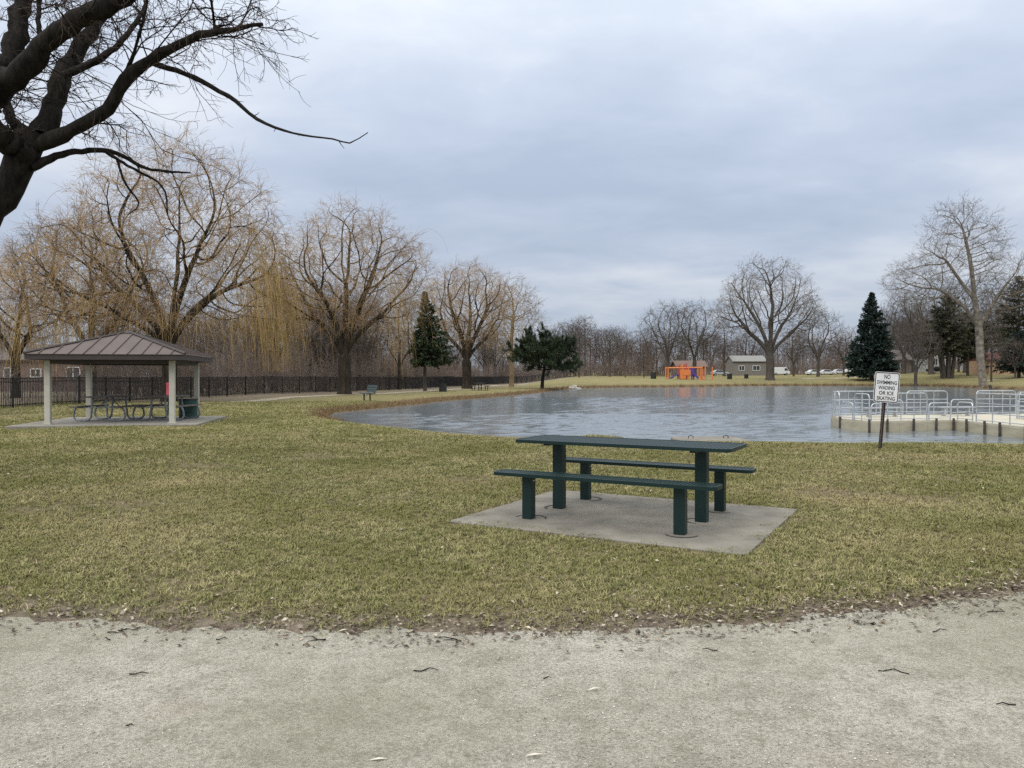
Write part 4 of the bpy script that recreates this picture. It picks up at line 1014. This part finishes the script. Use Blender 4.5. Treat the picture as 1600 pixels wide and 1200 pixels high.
pk = MB().box((0, 0, FH / 2 + .02), (.024, .024, FH - .06)).build('picket', M['fence_black'], fe); pkme = pk.data
far = Acc(); cnt = 0; s_ = .6; first = True
bx = np.array([(-1, -1), (1, -1), (1, 1), (-1, 1)]) * .012
while s_ < total:
    s_ += .105
    if (s_ % bay) < .09: continue
    p = fpt(s_)
    if p[1] < 29: continue
    zz = tz(p[0], p[1]) if p[1] > 60 else 0
    if cnt < 300:
        o = pk if first else link('picket', pkme, None, fe); first = False; o.location = (p[0], p[1], zz); cnt += 1
    else:
        V = np.concatenate([np.concatenate([p + bx, np.full((4, 1), zz + .05)], 1), np.concatenate([p + bx, np.full((4, 1), zz + FH)], 1)])
        far.add(V, np.array([(0, 1, 5, 4), (1, 2, 6, 5), (2, 3, 7, 6), (3, 0, 4, 7)]))
tag(link('far_pickets', far.mesh('far_pickets', False), M['fence_black'], fe), kind='stuff')

# ------------------------------------------------------------------ small park furniture
def park_bench(loc, rz, label, m, Lb=1.8):
    e_ = empty('park_bench', loc, rz, label, 'bench')
    for k in range(3): MB().box((0, -.2 + k * .17, .44), (Lb, .15, .035)).build('seat_slat', m, e_)
    for k in range(3): MB().box((0, .24 + k * .035, .56 + k * .15), (Lb, .03, .12), M=Matrix.Rotation(R(-13), 4, 'X')).build('back_slat', m, e_)
    for s in (-1, 1):
        x = s * Lb * .32
        MB().box((x, -.02, .21), (.07, .07, .43)).bar((x, -.26, .42), (x, .22, .42), .05, .04).bar((x, .22, .42), (x, .33, .92), .05, .04).build('leg', M['steel_dark'], e_)
    return e_
park_bench(place(574, 45), R(-62), 'blue grey slatted park bench facing the pond before the forked willow', M['bench_blue'])
park_bench(place(1429, 116), R(178), 'grey mesh park bench on the far lawn right of the sign', M['steel_dark'], 2.1)
park_bench(place(1551, 100), R(70), 'dark park bench near the base of the tall sycamore', M['black'], 1.7)
drum(place(692, 72), 'black trash drum right of the dark conifer', M['black'], .36, .72)
drum(place(1021, 138), 'black trash drum left of the playground', M['black'], .5, 1.1)
drum(place(1140, 145), 'black trash drum right of the playground', M['black'], .45, 1.0)
drum(place(1166, 150), 'black trash drum left of the wide leafless tree', M['black'], .4, .8)
def small_table(loc, rz, label):
    e_ = empty('far_picnic_table', loc, rz, label, 'picnic table')
    MB().box((0, 0, .74), (1.8, .75, .05)).build('table_top', M['steel_dark'], e_)
    for s in (-1, 1):
        MB().box((0, s * .7, .45), (1.8, .27, .05)).build('bench_seat', M['steel_dark'], e_)
        MB().box((s * .6, 0, .36), (.1, .1, .72)).build('leg', M['steel_dark'], e_)
        for v in (-1, 1): MB().box((s * .6, v * .7, .22), (.08, .08, .43)).build('bench_leg', M['steel_dark'], e_)
small_table(place(750, 80), R(80), 'dark picnic table on the bank before the round headed willow')
def rock(loc, s, label):
    bm = bmesh.new(); bmesh.ops.create_icosphere(bm, subdivisions=2, radius=1)
    for v in bm.verts: v.co = Vector((v.co.x * s[0], v.co.y * s[1], v.co.z * s[2])) * random.uniform(.8, 1.15)
    me = bpy.data.meshes.new('rock'); bm.to_mesh(me); bm.free(); o = link('rock', me, M['rock'], loc=loc); tag(o, label, 'rock', 'rocks on the bank by the pine')
for k, (px, Y) in enumerate(((893, 99), (899, 100), (904, 101), (897, 102))): rock(place(px, Y) + Vector((0, 0, .1)), (.5, .4, .3), 'pale boulder at the water edge right of the pine, %s from the left' % ('first', 'third', 'fourth', 'second')[k])

# playground
PB = place(1043, 140); PXM = 140 / 1200
pg = empty('playground', (PB.x, PB.y, PB.z), 0, 'orange and purple climbing frame with slide on the far lawn', 'playground')
def ppost(px, h, m='orange', dy=0, r=.12): MB().tube([((px - 1043) * PXM, dy, -.6), ((px - 1043) * PXM, dy, h)], r, 8).build('post', M[m], pg, smooth=True)
for px, h in ((1044, 2.2), (1097, 2.3), (1095, 2.2), (1102, 2.25), (1113, 2.2)): ppost(px, h)
ppost(1044, 2.2, dy=2.2); ppost(1095, 2.2, dy=2.2)
for px, h, m in ((1062, 2.7, 'redpost'), (1067, 2.75, 'orange'), (1072, 2.9, 'redpost'), (1076, 2.3, 'orange'), (1084, 2.2, 'purple')): ppost(px, h, m); ppost(px, h - .2, m, 1.5)
MB().tube([(0, 0, 2.05), (54 * PXM, 0, 2.1)], .13, 8).build('top_beam', M['orange'], pg); MB().tube([(0, 2.2, 2.05), (52 * PXM, 2.2, 2.1)], .13, 8).build('top_beam', M['orange'], pg)
MB().tube([(54 * PXM, 0, .1), (59 * PXM, 0, .1)], .1, 6).build('low_beam', M['orange'], pg)
MB().box((29.5 * PXM, -.1, 1.2), (1.5, .08, 1.0)).build('play_panel', M['orange'], pg); MB().box((24 * PXM, -.05, .9), (1.1, .08, 1.7)).build('play_panel', M['orange'], pg)
MB().box((27 * PXM, .75, .75), (2.6, 1.5, .1)).build('deck', M['purple'], pg)
MB().box((38 * PXM, -.06, 1.55), (.9, .08, .8)).build('play_panel', M['purple'], pg)
MB().bar((37 * PXM, -.3, 1.15), (47 * PXM, -.5, .05), .7, .12).bar((37 * PXM, -.64, 1.3), (47 * PXM, -.84, .2), .06, .25).bar((37 * PXM, .04, 1.3), (47 * PXM, -.16, .2), .06, .25).build('slide', M['purple'], pg)
MB().bar((2 * PXM, -.1, .15), (17 * PXM, -.1, .95), .5, .14).build('climbing_ramp', M['purple'], pg); MB().tube([(5 * PXM, .1, .1), (9 * PXM, .1, .3), (13 * PXM, .1, 1.1)], .08, 6).build('tube_slide', M['black'], pg)
for x in (8, 14): MB().tube([(x * PXM, 0, 2.05), (x * PXM, 0, .7)], .02, 4).box((x * PXM, 0, .68), (.5, .2, .05)).build('swing', M['black'], pg)

# ------------------------------------------------------------------ houses, vehicles
def house(px0, px1, Y, wall_h, roof_h, wc, rc, label, depth=7, gable_front=False, wins=(), garage=None, zoff=0, fr_='white_paint'):
    x0, x1 = px2x(px0, Y), px2x(px1, Y); w = x1 - x0; z = tz((x0 + x1) / 2, Y) + zoff
    e_ = empty('house', ((x0 + x1) / 2, Y, z), 0, label, 'house')
    wm = mat('wall', wc, tuple(q * 1.15 for q in wc), 2, .85); rm = mat('roof', rc, tuple(q * 1.2 for q in rc), 3, .85)
    if gable_front:
        b = MB().add([(-w / 2, 0, -1), (w / 2, 0, -1), (w / 2, 0, wall_h), (0, 0, wall_h + roof_h), (-w / 2, 0, wall_h)] + [(-w / 2, depth, -1), (w / 2, depth, -1), (w / 2, depth, wall_h), (0, depth, wall_h + roof_h), (-w / 2, depth, wall_h)],
                     [(0, 1, 2, 3, 4), (9, 8, 7, 6, 5), (0, 4, 9, 5), (1, 6, 7, 2)])
    else: b = MB().box((0, depth / 2, wall_h / 2 - .5), (w, depth, wall_h + 1))
    b.build('wall', wm, e_)
    o_ = .35
    if gable_front:
        b = MB()
        for s in (-1, 1): b.bar((0, depth / 2, wall_h + roof_h + .08), (s * (w / 2 + o_), depth / 2, wall_h - roof_h * o_ / (w / 2) + .08), depth + 2 * o_, .15, up=(0, 0, 1))
        b.build('roof', rm, e_)
    else:
        b = MB()
        for s in (-1, 1): b.bar((0, depth / 2, wall_h + roof_h), (0, depth / 2 + s * (depth / 2 + o_), wall_h - .05), w + 2 * o_, .16, up=(0, 0, 1))
        b.add([(-w / 2, 0, wall_h), (-w / 2, depth, wall_h), (-w / 2, depth / 2, wall_h + roof_h - .05), (w / 2, 0, wall_h), (w / 2, depth, wall_h), (w / 2, depth / 2, wall_h + roof_h - .05)], [(0, 1, 2), (3, 5, 4)])
        b.build('roof', rm, e_)
    for (fx, z0, ww, wh) in wins:
        f = MB()
        for sx_, sz_, bw_, bh_ in ((0, -1, ww, .1), (0, 1, ww, .1), (-1, 0, .1, wh + .1), (1, 0, .1, wh + .1), (0, 0, .07, wh)): f.box((fx * w + sx_ * ww / 2, -.04, z0 + wh / 2 + sz_ * wh / 2), (bw_, .08, bh_))
        fo = f.build('window', M[fr_], e_); MB().box((fx * w, .01, z0 + wh / 2), (ww, .06, wh)).build('pane', M['glass'], fo)
    if garage: 
        fx, ww, wh, gm = garage; g = MB().box((fx * w, -.03, wh / 2), (ww, .08, wh)).build('garage_door', M[gm], e_)
        for k in range(3): MB().box((fx * w, -.08, wh * (k + 1) / 4), (ww, .02, .03)).build('panel_groove', M['steel_dark'], g)
    return e_
house(1146, 1197, 196, 3.6, 1.5, (.17, .155, .14), (.19, .19, .18), 'grey ranch house behind the wide leafless tree', wins=((-.25, 1.3, 1.4, 1.2), (.2, 1.3, 1.8, 1.2)), fr_='white_paint')
house(1058, 1104, 190, 2.3, 1.5, (.22, .17, .15), (.13, .085, .07), 'brown roofed house behind the playground', wins=((.1, 1, 1.2, 1),))
house(1386, 1424, 168, 3.0, 2.2, (.21, .175, .15), (.17, .15, .14), 'taupe house right of the blue spruce', wins=((.15, 1.2, 1.2, 1.1),))
house(1432, 1455, 178, 3.8, 3.0, (.035, .05, .08), (.16, .18, .2), 'navy blue house with grey roof', garage=(-.1, 1.9, 1.7, 'white_paint'))
house(1452, 1478, 172, 3.6, 1.4, (.6, .6, .57), (.06, .05, .045), 'white house with dark gabled roof', gable_front=True, wins=((-.15, 1.6, 1.0, 1.5),))
house(1545, 1588, 142, 2.6, 1.5, (.42, .27, .17), (.10, .04, .035), 'tan garage with dark red roof at the right edge')
house(1592, 1660, 150, 2.6, 1.4, (.30, .15, .10), (.16, .11, .09), 'reddish brick house cut by the right edge', wins=((-.35, .9, 2.2, .9),))
house(-60, 128, 74, 3.0, 1.6, (.17, .12, .10), (.10, .085, .08), 'brown brick house beyond the fence at the left edge', wins=((-.09, 1.25, 1.3, 1.0), (.12, 1.35, 1.0, .8), (.43, 1.3, 1.3, 1.0)))
def car(px, Y, c, label, rz=0, van=False, L_=4.4):
    x = px2x(px, Y); e_ = empty('parked_van' if van else 'parked_car', (x, Y, tz(x, Y) + .02), rz, label, 'van' if van else 'car', None if van else 'cars parked along the far street')
    k = L_ / 4.4
    if van: prof = [(-2.3, .35), (2.25, .35), (2.3, .95), (1.95, 1.15), (1.45, 1.95), (1.2, 2.1), (-2.25, 2.1), (-2.3, 1.9)]; win = [(1.35, 1.2), (1.78, 1.2), (1.42, 1.85), (.85, 1.85), (.85, 1.2)]; wx = (-1.4, 1.45)
    else: prof = [(-2.15, .35), (2.15, .35), (2.2, .7), (1.9, .88), (1.0, .95), (.45, 1.4), (-.95, 1.45), (-1.65, 1.0), (-2.15, .92)]; win = [(.85, .95), (.4, 1.34), (-.9, 1.38), (-1.45, 1.0)]; wx = (-1.3, 1.35)
    pm = mat('car_paint', c, tuple(q * 1.05 for q in c), 2, .25, coat=.5)
    MB().extr([(p[0] * k, p[1]) for p in prof], Matrix.Identity(4), 1.75).build('body', pm, e_, bevel=.06)
    for s in (-1, 1):
        MB().extr([(p[0] * k, p[1]) for p in win], Matrix.Translation((0, s * .875, 0)), .03).build('side_window', M['glass'], e_)
        for w_ in wx:
            wh = MB().tube([(w_ * k, s * .72, .33), (w_ * k, s * .90, .33)], .33, 16).build('wheel', M['tyre'], e_); MB().tube([(w_ * k, s * .9, .33), (w_ * k, s * .915, .33)], .2, 12).build('hub', M['galv'], wh)
        MB().box((2.17 * k, s * .6, .72), (.1, .3, .14)).build('headlight', M['white_paint'], e_)
car(1219, 205, (.66, .67, .69), 'white cargo van parked behind the wide leafless tree', van=True, L_=4.5)
for px, Y, c, lab, rz in ((1272, 205, (.62, .63, .65), 'white parked car nearest to the cargo van', .1), (1292, 208, (.6, .6, .62), 'white parked car second from the cargo van', 0), (1312, 210, (.55, .56, .6), 'silver parked car third from the cargo van', 0), (1330, 207, (.6, .6, .61), 'white parked car just left of the blue spruce', 0), (1124, 190, (.4, .43, .46), 'silver parked car right of the playground', .1), (1466, 158, (.01, .01, .012), 'black parked car before the white house', 0), (1386, 160, (.05, .03, .03), 'dark parked car half hidden by the blue spruce', 0)):
    car(px, Y, c, lab, rz)

# ------------------------------------------------------------------ lawn detail: grass, leaves, gravel
gm, t, b = newmat('grass_blade')
oi = t.nodes.new('ShaderNodeObjectInfo').outputs['Random']; pos = t.nodes.new('ShaderNodeNewGeometry').outputs['Position']
big = noise(t, pos, .35, 4, .6); mid = noise(t, pos, 1.7, 4, .6)
ca = ramp(t, oi, [(0, (.10, .105, .038)), (.3, (.20, .198, .073)), (.6, (.31, .288, .128)), (.92, (.48, .42, .235)), (1, (.13, .09, .055))])
cb_ = ramp(t, oi, [(0, (.085, .098, .036)), (.45, (.19, .195, .075)), (1, (.36, .33, .155))])
c = mixc(t, ramp(t, mid, [(.40, (0, 0, 0)), (.62, (1, 1, 1))]), ca, cb_)
c = mixc(t, ramp(t, noise(t, pos, .55, 5, .65), [(.40, (.8, .8, .8)), (.56, (0, 0, 0))]), c, (.165, .165, .055)); c = mixc(t, ramp(t, big, [(.5, (0, 0, 0)), (.7, (.7, .7, .7))]), c, (.40, .325, .18))
t.links.new(c, b.inputs['Base Color']); b.inputs['Roughness'].default_value = .85; b.inputs['Specular IOR Level'].default_value = .12
tcol = bpy.data.collections.new('tuft_library')
gr = np.random.default_rng(9)
for k in range(6):
    n = 11; V = []; F = []; 
    for i in range(n):
        a = gr.random() * 6.28; r0 = .045 * gr.random() ** .5; p = np.array([math.cos(a) * r0, math.sin(a) * r0, -.004]); h_ = .012 + .022 * gr.random()
        az = gr.random() * 6.28; ln_ = .012 + .045 * gr.random(); o_ = np.array([math.cos(az), math.sin(az), 0]); s_ = np.array([-o_[1], o_[0], 0]) * .0022
        mid_ = p + o_ * ln_ * .35 + np.array([0, 0, h_ * .7]); tip = p + o_ * ln_ + np.array([0, 0, h_])
        q = len(V); V += [p - s_, p + s_, mid_ + s_ * .9, mid_ - s_ * .9, tip]; F += [(q, q + 1, q + 2, q + 3), (q + 3, q + 2, q + 4)]
    me = bpy.data.meshes.new('grass_tuft'); me.from_pydata([tuple(v) for v in V], [], F); me.materials.append(gm)
    o = bpy.data.objects.new('grass_tuft', me); tcol.objects.link(o)
# emitter sheet with density by distance, no grass on the path, pad or in water
ex_ = axis([(-26, -9, .6), (-9, 12, .3), (12, 24, .6)]); ey_ = axis([(4, 14, .2), (14, 44, .6)])
EX, EY = np.meshgrid(ex_, ey_); fx_, fy_ = EX.ravel(), EY.ravel(); sd_e = sdist(fx_, fy_)
dist = np.hypot(fx_, fy_); dens = np.interp(dist, [4, 8, 12, 18, 28, 42], [950, 750, 420, 190, 80, 35])
def nz(x, y, f, s_): return (np.sin(x * f + s_ + 1.7 * np.sin(y * f * .63 + s_)) + np.sin(y * f * 1.21 + 2 * s_ + 1.3 * np.sin(x * f * .77)) + np.sin((x + y) * f * 1.7 + s_)) / 3
worn = sstep(nz(fx_, fy_, 1.1, 1.0) + .6 * nz(fx_, fy_, 3.7, 2.0), .38, .95) * .85
worn = np.maximum(worn, .95 * np.exp(-((fx_ + 4.3) / .75) ** 2 - ((fy_ - 8.7) / .35) ** 2))
dens *= 1 - worn
dens *= sstep(fy_ - edge_y(fx_) + .12 * np.sin(fx_ * 5 + np.sin(fx_ * 11)), .02, .45) * sstep(sd_e, .1, .7)
c_, s_ = math.cos(TH), math.sin(TH); lu = (fx_ - TC.x) * c_ + (fy_ - TC.y) * s_; lv = -(fx_ - TC.x) * s_ + (fy_ - TC.y) * c_
dens *= ((np.abs(lu - .03) > 1.46) | (np.abs(lv) > 1.21))
gc_, gs_ = math.cos(GA), math.sin(GA); lu = (fx_ - GC.x) * gc_ + (fy_ - GC.y) * gs_; lv = -(fx_ - GC.x) * gs_ + (fy_ - GC.y) * gc_
dens *= ((np.abs(lu) > 2.7) | (np.abs(lv) > 2.65)); dens *= (np.abs(fx_) < fy_ * .95 + 2)
fpd = np.full(fx_.shape, 9.)
i = np.arange(len(fx_)).reshape(EX.shape); q = np.stack([i[:-1, :-1], i[:-1, 1:], i[1:, 1:], i[1:, :-1]], -1).reshape(-1, 4)
gmesh = npmesh('grass', np.stack([fx_, fy_, terrain(fx_, fy_, sd_e)], 1), [q])
da = gmesh.attributes.new('dens', 'FLOAT', 'POINT'); da.data.foreach_set('value', dens.astype(np.float32))
sa = gmesh.attributes.new('scl', 'FLOAT', 'POINT'); sa.data.foreach_set('value', np.interp(dist, [4, 10, 20, 42], [.85, 1.0, 1.5, 2.2]).astype(np.float32))
go = tag(link('grass', gmesh, gm), 'short dormant grass blades covering the lawn', 'grass', kind='stuff')
ng = bpy.data.node_groups.new('grass_scatter', 'GeometryNodeTree')
ng.interface.new_socket('Geometry', in_out='INPUT', socket_type='NodeSocketGeometry'); ng.interface.new_socket('Geometry', in_out='OUTPUT', socket_type='NodeSocketGeometry')
def G(ty, **k):
    n = ng.nodes.new(ty)
    for a, b_ in k.items(): setattr(n, a, b_)
    return n
gi = G('NodeGroupInput'); gout = G('NodeGroupOutput'); dp = G('GeometryNodeDistributePointsOnFaces'); ip = G('GeometryNodeInstanceOnPoints'); ci = G('GeometryNodeCollectionInfo')
ci.inputs['Collection'].default_value = tcol; ci.inputs['Separate Children'].default_value = True; ci.inputs['Reset Children'].default_value = True
nd = G('GeometryNodeInputNamedAttribute', data_type='FLOAT'); nd.inputs['Name'].default_value = 'dens'
ns = G('GeometryNodeInputNamedAttribute', data_type='FLOAT'); ns.inputs['Name'].default_value = 'scl'
rv = G('FunctionNodeRandomValue', data_type='FLOAT_VECTOR'); rv.inputs[0].default_value = (-.15, -.15, 0); rv.inputs[1].default_value = (.15, .15, 6.283)
rs = G('FunctionNodeRandomValue', data_type='FLOAT'); rs.inputs[2].default_value = .65; rs.inputs[3].default_value = 1.3; rs.inputs['Seed'].default_value = 5
mm = G('ShaderNodeMath', operation='MULTIPLY')
K = ng.links.new
K(gi.outputs[0], dp.inputs['Mesh']); K(nd.outputs['Attribute'], dp.inputs['Density']); K(dp.outputs['Points'], ip.inputs['Points']); K(ci.outputs[0], ip.inputs['Instance'])
ip.inputs['Pick Instance'].default_value = True
K(rv.outputs[0], ip.inputs['Rotation']); K(ns.outputs['Attribute'], mm.inputs[0]); K(rs.outputs[1], mm.inputs[1]); K(mm.outputs[0], ip.inputs['Scale']); K(ip.outputs[0], gout.inputs[0])
md = go.modifiers.new('scatter', 'NODES'); md.node_group = ng

def litter(pts, size, r):
    """curled little leaves lying on the ground"""
    n = len(pts); az = r.random(n) * 6.283; a = np.stack([np.cos(az), np.sin(az), r.normal(size=n) * .25], 1); b_ = np.stack([-np.sin(az), np.cos(az), r.normal(size=n) * .35], 1)
    s = size * (.5 + r.random((n, 1)) * 1.0); wd = (.2 + .35 * r.random((n, 1))); up = np.array([0, 0, 1.])
    c = pts + up * s * .35
    V = np.stack([c - a * s, c + b_ * s * wd + up * s * .2, c + a * s, c - b_ * s * wd + up * s * .2], 1).reshape(-1, 3); k = np.arange(n)[:, None] * 4
    return V, np.concatenate([k + np.array([[0, 1, 2]]), k + np.array([[0, 2, 3]])]).reshape(-1, 3)
lr = np.random.default_rng(14)
x = lr.uniform(-6, 7, 16000); off = lr.normal(.08, .17, 16000) + np.where(lr.random(16000) < .25, lr.random(16000) * .6, 0)
keep = (lr.random(16000) < np.interp(x, [-6, -2, 0, 3, 7], [.3, .35, .6, .75, .75])); x = x[keep]; off = off[keep]
p1 = np.stack([x, edge_y(x) + off], 1)
x = lr.uniform(-12, 14, 30000); y = 4.4 + 16 * lr.random(30000) ** 1.3; ok = (y > edge_y(x) + .2) & (np.abs(x) < y * .85) & (sdist(x, y) > .3)
cl = np.sin(x * 1.3 + 2) * np.sin(y * 1.1 + x * .4) + .35 * np.clip(x / 6, -1, 1); ok &= lr.random(30000) < np.clip(.35 + .5 * cl, .05, 1)
p2 = np.stack([x, y], 1)[ok]
pts = np.concatenate([p1, p2]); zz = terrain(pts[:, 0], pts[:, 1]) + .006
lu = (pts[:, 0] - TC.x) * c_ + (pts[:, 1] - TC.y) * s_; lv = -(pts[:, 0] - TC.x) * s_ + (pts[:, 1] - TC.y) * c_
onpad = (np.abs(lu) < 1.45) & (np.abs(lv) < 1.2); keep = ~onpad
zz += np.where(np.arange(len(pts)) >= len(p1), .018, 0)
V, F = litter(np.concatenate([pts, zz[:, None]], 1)[keep], .0155, lr)
tag(link('leaf_litter', npmesh('leaf_litter', V, [F]), M['leaf_brown']), 'dry brown leaf litter along the path edge and lawn', 'leaves', kind='stuff')
# brown litter along the fence and far bank: dry tufts
def reeds(n, r):
    k = r.integers(0, len(POND), n * 3); P = POND[k] + r.normal(size=(n * 3, 2)) * .4; s_d = sdist(P[:, 0], P[:, 1]); ok = (s_d > .0) & (s_d < .8) & ((P[:, 1] > 27) | (P[:, 1] > 90)) & (P[:, 0] < 75); P = P[ok][:n]
    st = np.concatenate([P, terrain(P[:, 0], P[:, 1])[:, None] - .02], 1); sc = np.interp(P[:, 1], [25, 60, 130], [1, 1.3, 2.4])
    d = np.stack([r.normal(size=len(P)) * .5, r.normal(size=len(P)) * .5, np.ones(len(P))], 1)
    A = Acc(); Q = grow(r, st, d, (.10 + .2 * r.random(len(P))) * sc, 3, .2, -.1); A.tub(Q, .006 * sc, .002 * sc, 3); return A.mesh('bank_reeds')
M['reed'] = island_mat('reed', [(0, (.09, .055, .03)), (.6, (.19, .12, .06)), (1, (.30, .21, .11))])
tag(link('bank_reeds', reeds(9000, lr), M['reed']), 'dead brown grass fringe along the pond bank', 'reeds', kind='stuff')
# loose gravel grains on the path
n = 34000; gy_ = 2.4 + 5.5 * lr.random(n) ** 1.4; gx_ = lr.uniform(-1, 1, n) * (gy_ * .8 + .4); ok = gy_ < edge_y(gx_) - .02; gx_, gy_ = gx_[ok], gy_[ok]; n = len(gx_)
oc = np.array([(1, 0, 0), (-1, 0, 0), (0, 1, 0), (0, -1, 0), (0, 0, 1)], float); sz = (.0016 + .0038 * lr.random(n) ** 3)[:, None, None] * (.7 + .6 * lr.random((n, 5, 1)))
a = lr.random(n) * 6.28; ca_, sa_ = np.cos(a), np.sin(a); ov = np.repeat(oc[None], n, 0); ov = np.stack([ov[..., 0] * ca_[:, None] - ov[..., 1] * sa_[:, None], ov[..., 0] * sa_[:, None] + ov[..., 1] * ca_[:, None], ov[..., 2] * .7], -1) * sz
V = (ov + np.stack([gx_, gy_, terrain(gx_, gy_) + .007], 1)[:, None]).reshape(-1, 3); k = (np.arange(n) * 5)[:, None, None]
F = (k + np.array([(0, 2, 4), (2, 1, 4), (1, 3, 4), (3, 0, 4)])[None]).reshape(-1, 3)
M['grain'] = island_mat('grain', [(0, (.16, .15, .13)), (.35, (.33, .315, .27)), (.75, (.46, .445, .39)), (1, (.66, .64, .59))], .9)
tag(link('loose_gravel', npmesh('loose_gravel', V, [F]), M['grain']), 'loose pale gravel grains on the path', 'gravel', kind='stuff')
# twigs and pale leaves dropped on the path
tw_spots = [(190, 990, .16, .3), (165, 1003, .06, 2.6), (345, 1003, .06, .1), (490, 1002, .14, 2.9), (700, 1003, .16, 2.7), (665, 1052, .12, .15), (1405, 1055, .1, 2.5), (1470, 990, .1, .4), (1385, 1053, .07, .1), (1110, 1020, .08, 2.9), (215, 1058, .09, .1), (200, 1140, .03, .2), (855, 1065, .04, .5), (1560, 960, .12, .05), (1575, 1107, .08, 3)]
for k_, (px, py, ln_, az) in enumerate(sorted(tw_spots)):
    Y = CH * 1200 / (py - 588); x_ = px2x(px, Y); z = tz(x_, Y) + .012
    d = Vector((math.cos(az), math.sin(az), 0)); n_ = Vector((-d.y, d.x, 0)); j = lambda: random.uniform(-.12, .12) * ln_
    pts = [d * (-ln_ / 2), d * (-ln_ / 5) + n_ * j(), d * (ln_ / 6) + n_ * j() + Vector((0, 0, .006)), d * (ln_ / 2) + n_ * j()]
    mb = MB().tube(pts, [.0034, .003, .0026, .0016], 5)
    if ln_ > .11: mb.tube([pts[1], pts[1] + d * ln_ * .3 + n_ * ln_ * .28], [.003, .0015], 5)
    o = mb.build('twig', M['bark_dark'], loc=(x_, Y, z)); tag(o, 'dark twig on the gravel path, %s twig from the left' % ordinal(k_), 'twig', 'twigs on the gravel path')
M['leaf_pale'] = mat('leaf_pale', (.55, .50, .42), (.7, .66, .58), 30, .8)
for k_, (px, py, az) in enumerate(sorted(((1240, 990, 2.4), (928, 1083, .4), (590, 1195, .1), (835, 1188, .1), (535, 990, .6), (1542, 933, 2.9)))):
    Y = CH * 1200 / (py - 588); x_ = px2x(px, Y); mb = MB(); d = Vector((math.cos(az), math.sin(az), 0)); n_ = Vector((-d.y, d.x, 0)); s = .035
    mb.add([-d * s, n_ * s * .22 + Vector((0, 0, .006)), d * s + Vector((0, 0, .004)), -n_ * s * .22 + Vector((0, 0, .006)), Vector((0, 0, .001))], [(0, 4, 1), (1, 4, 2), (2, 4, 3), (3, 4, 0)])
    o = mb.build('fallen_leaf', M['leaf_pale'], loc=(x_, Y, tz(x_, Y) + .012)); tag(o, 'narrow pale leaf on the gravel path, %s leaf from the left' % ordinal(k_), 'leaf', 'pale leaves on the path')
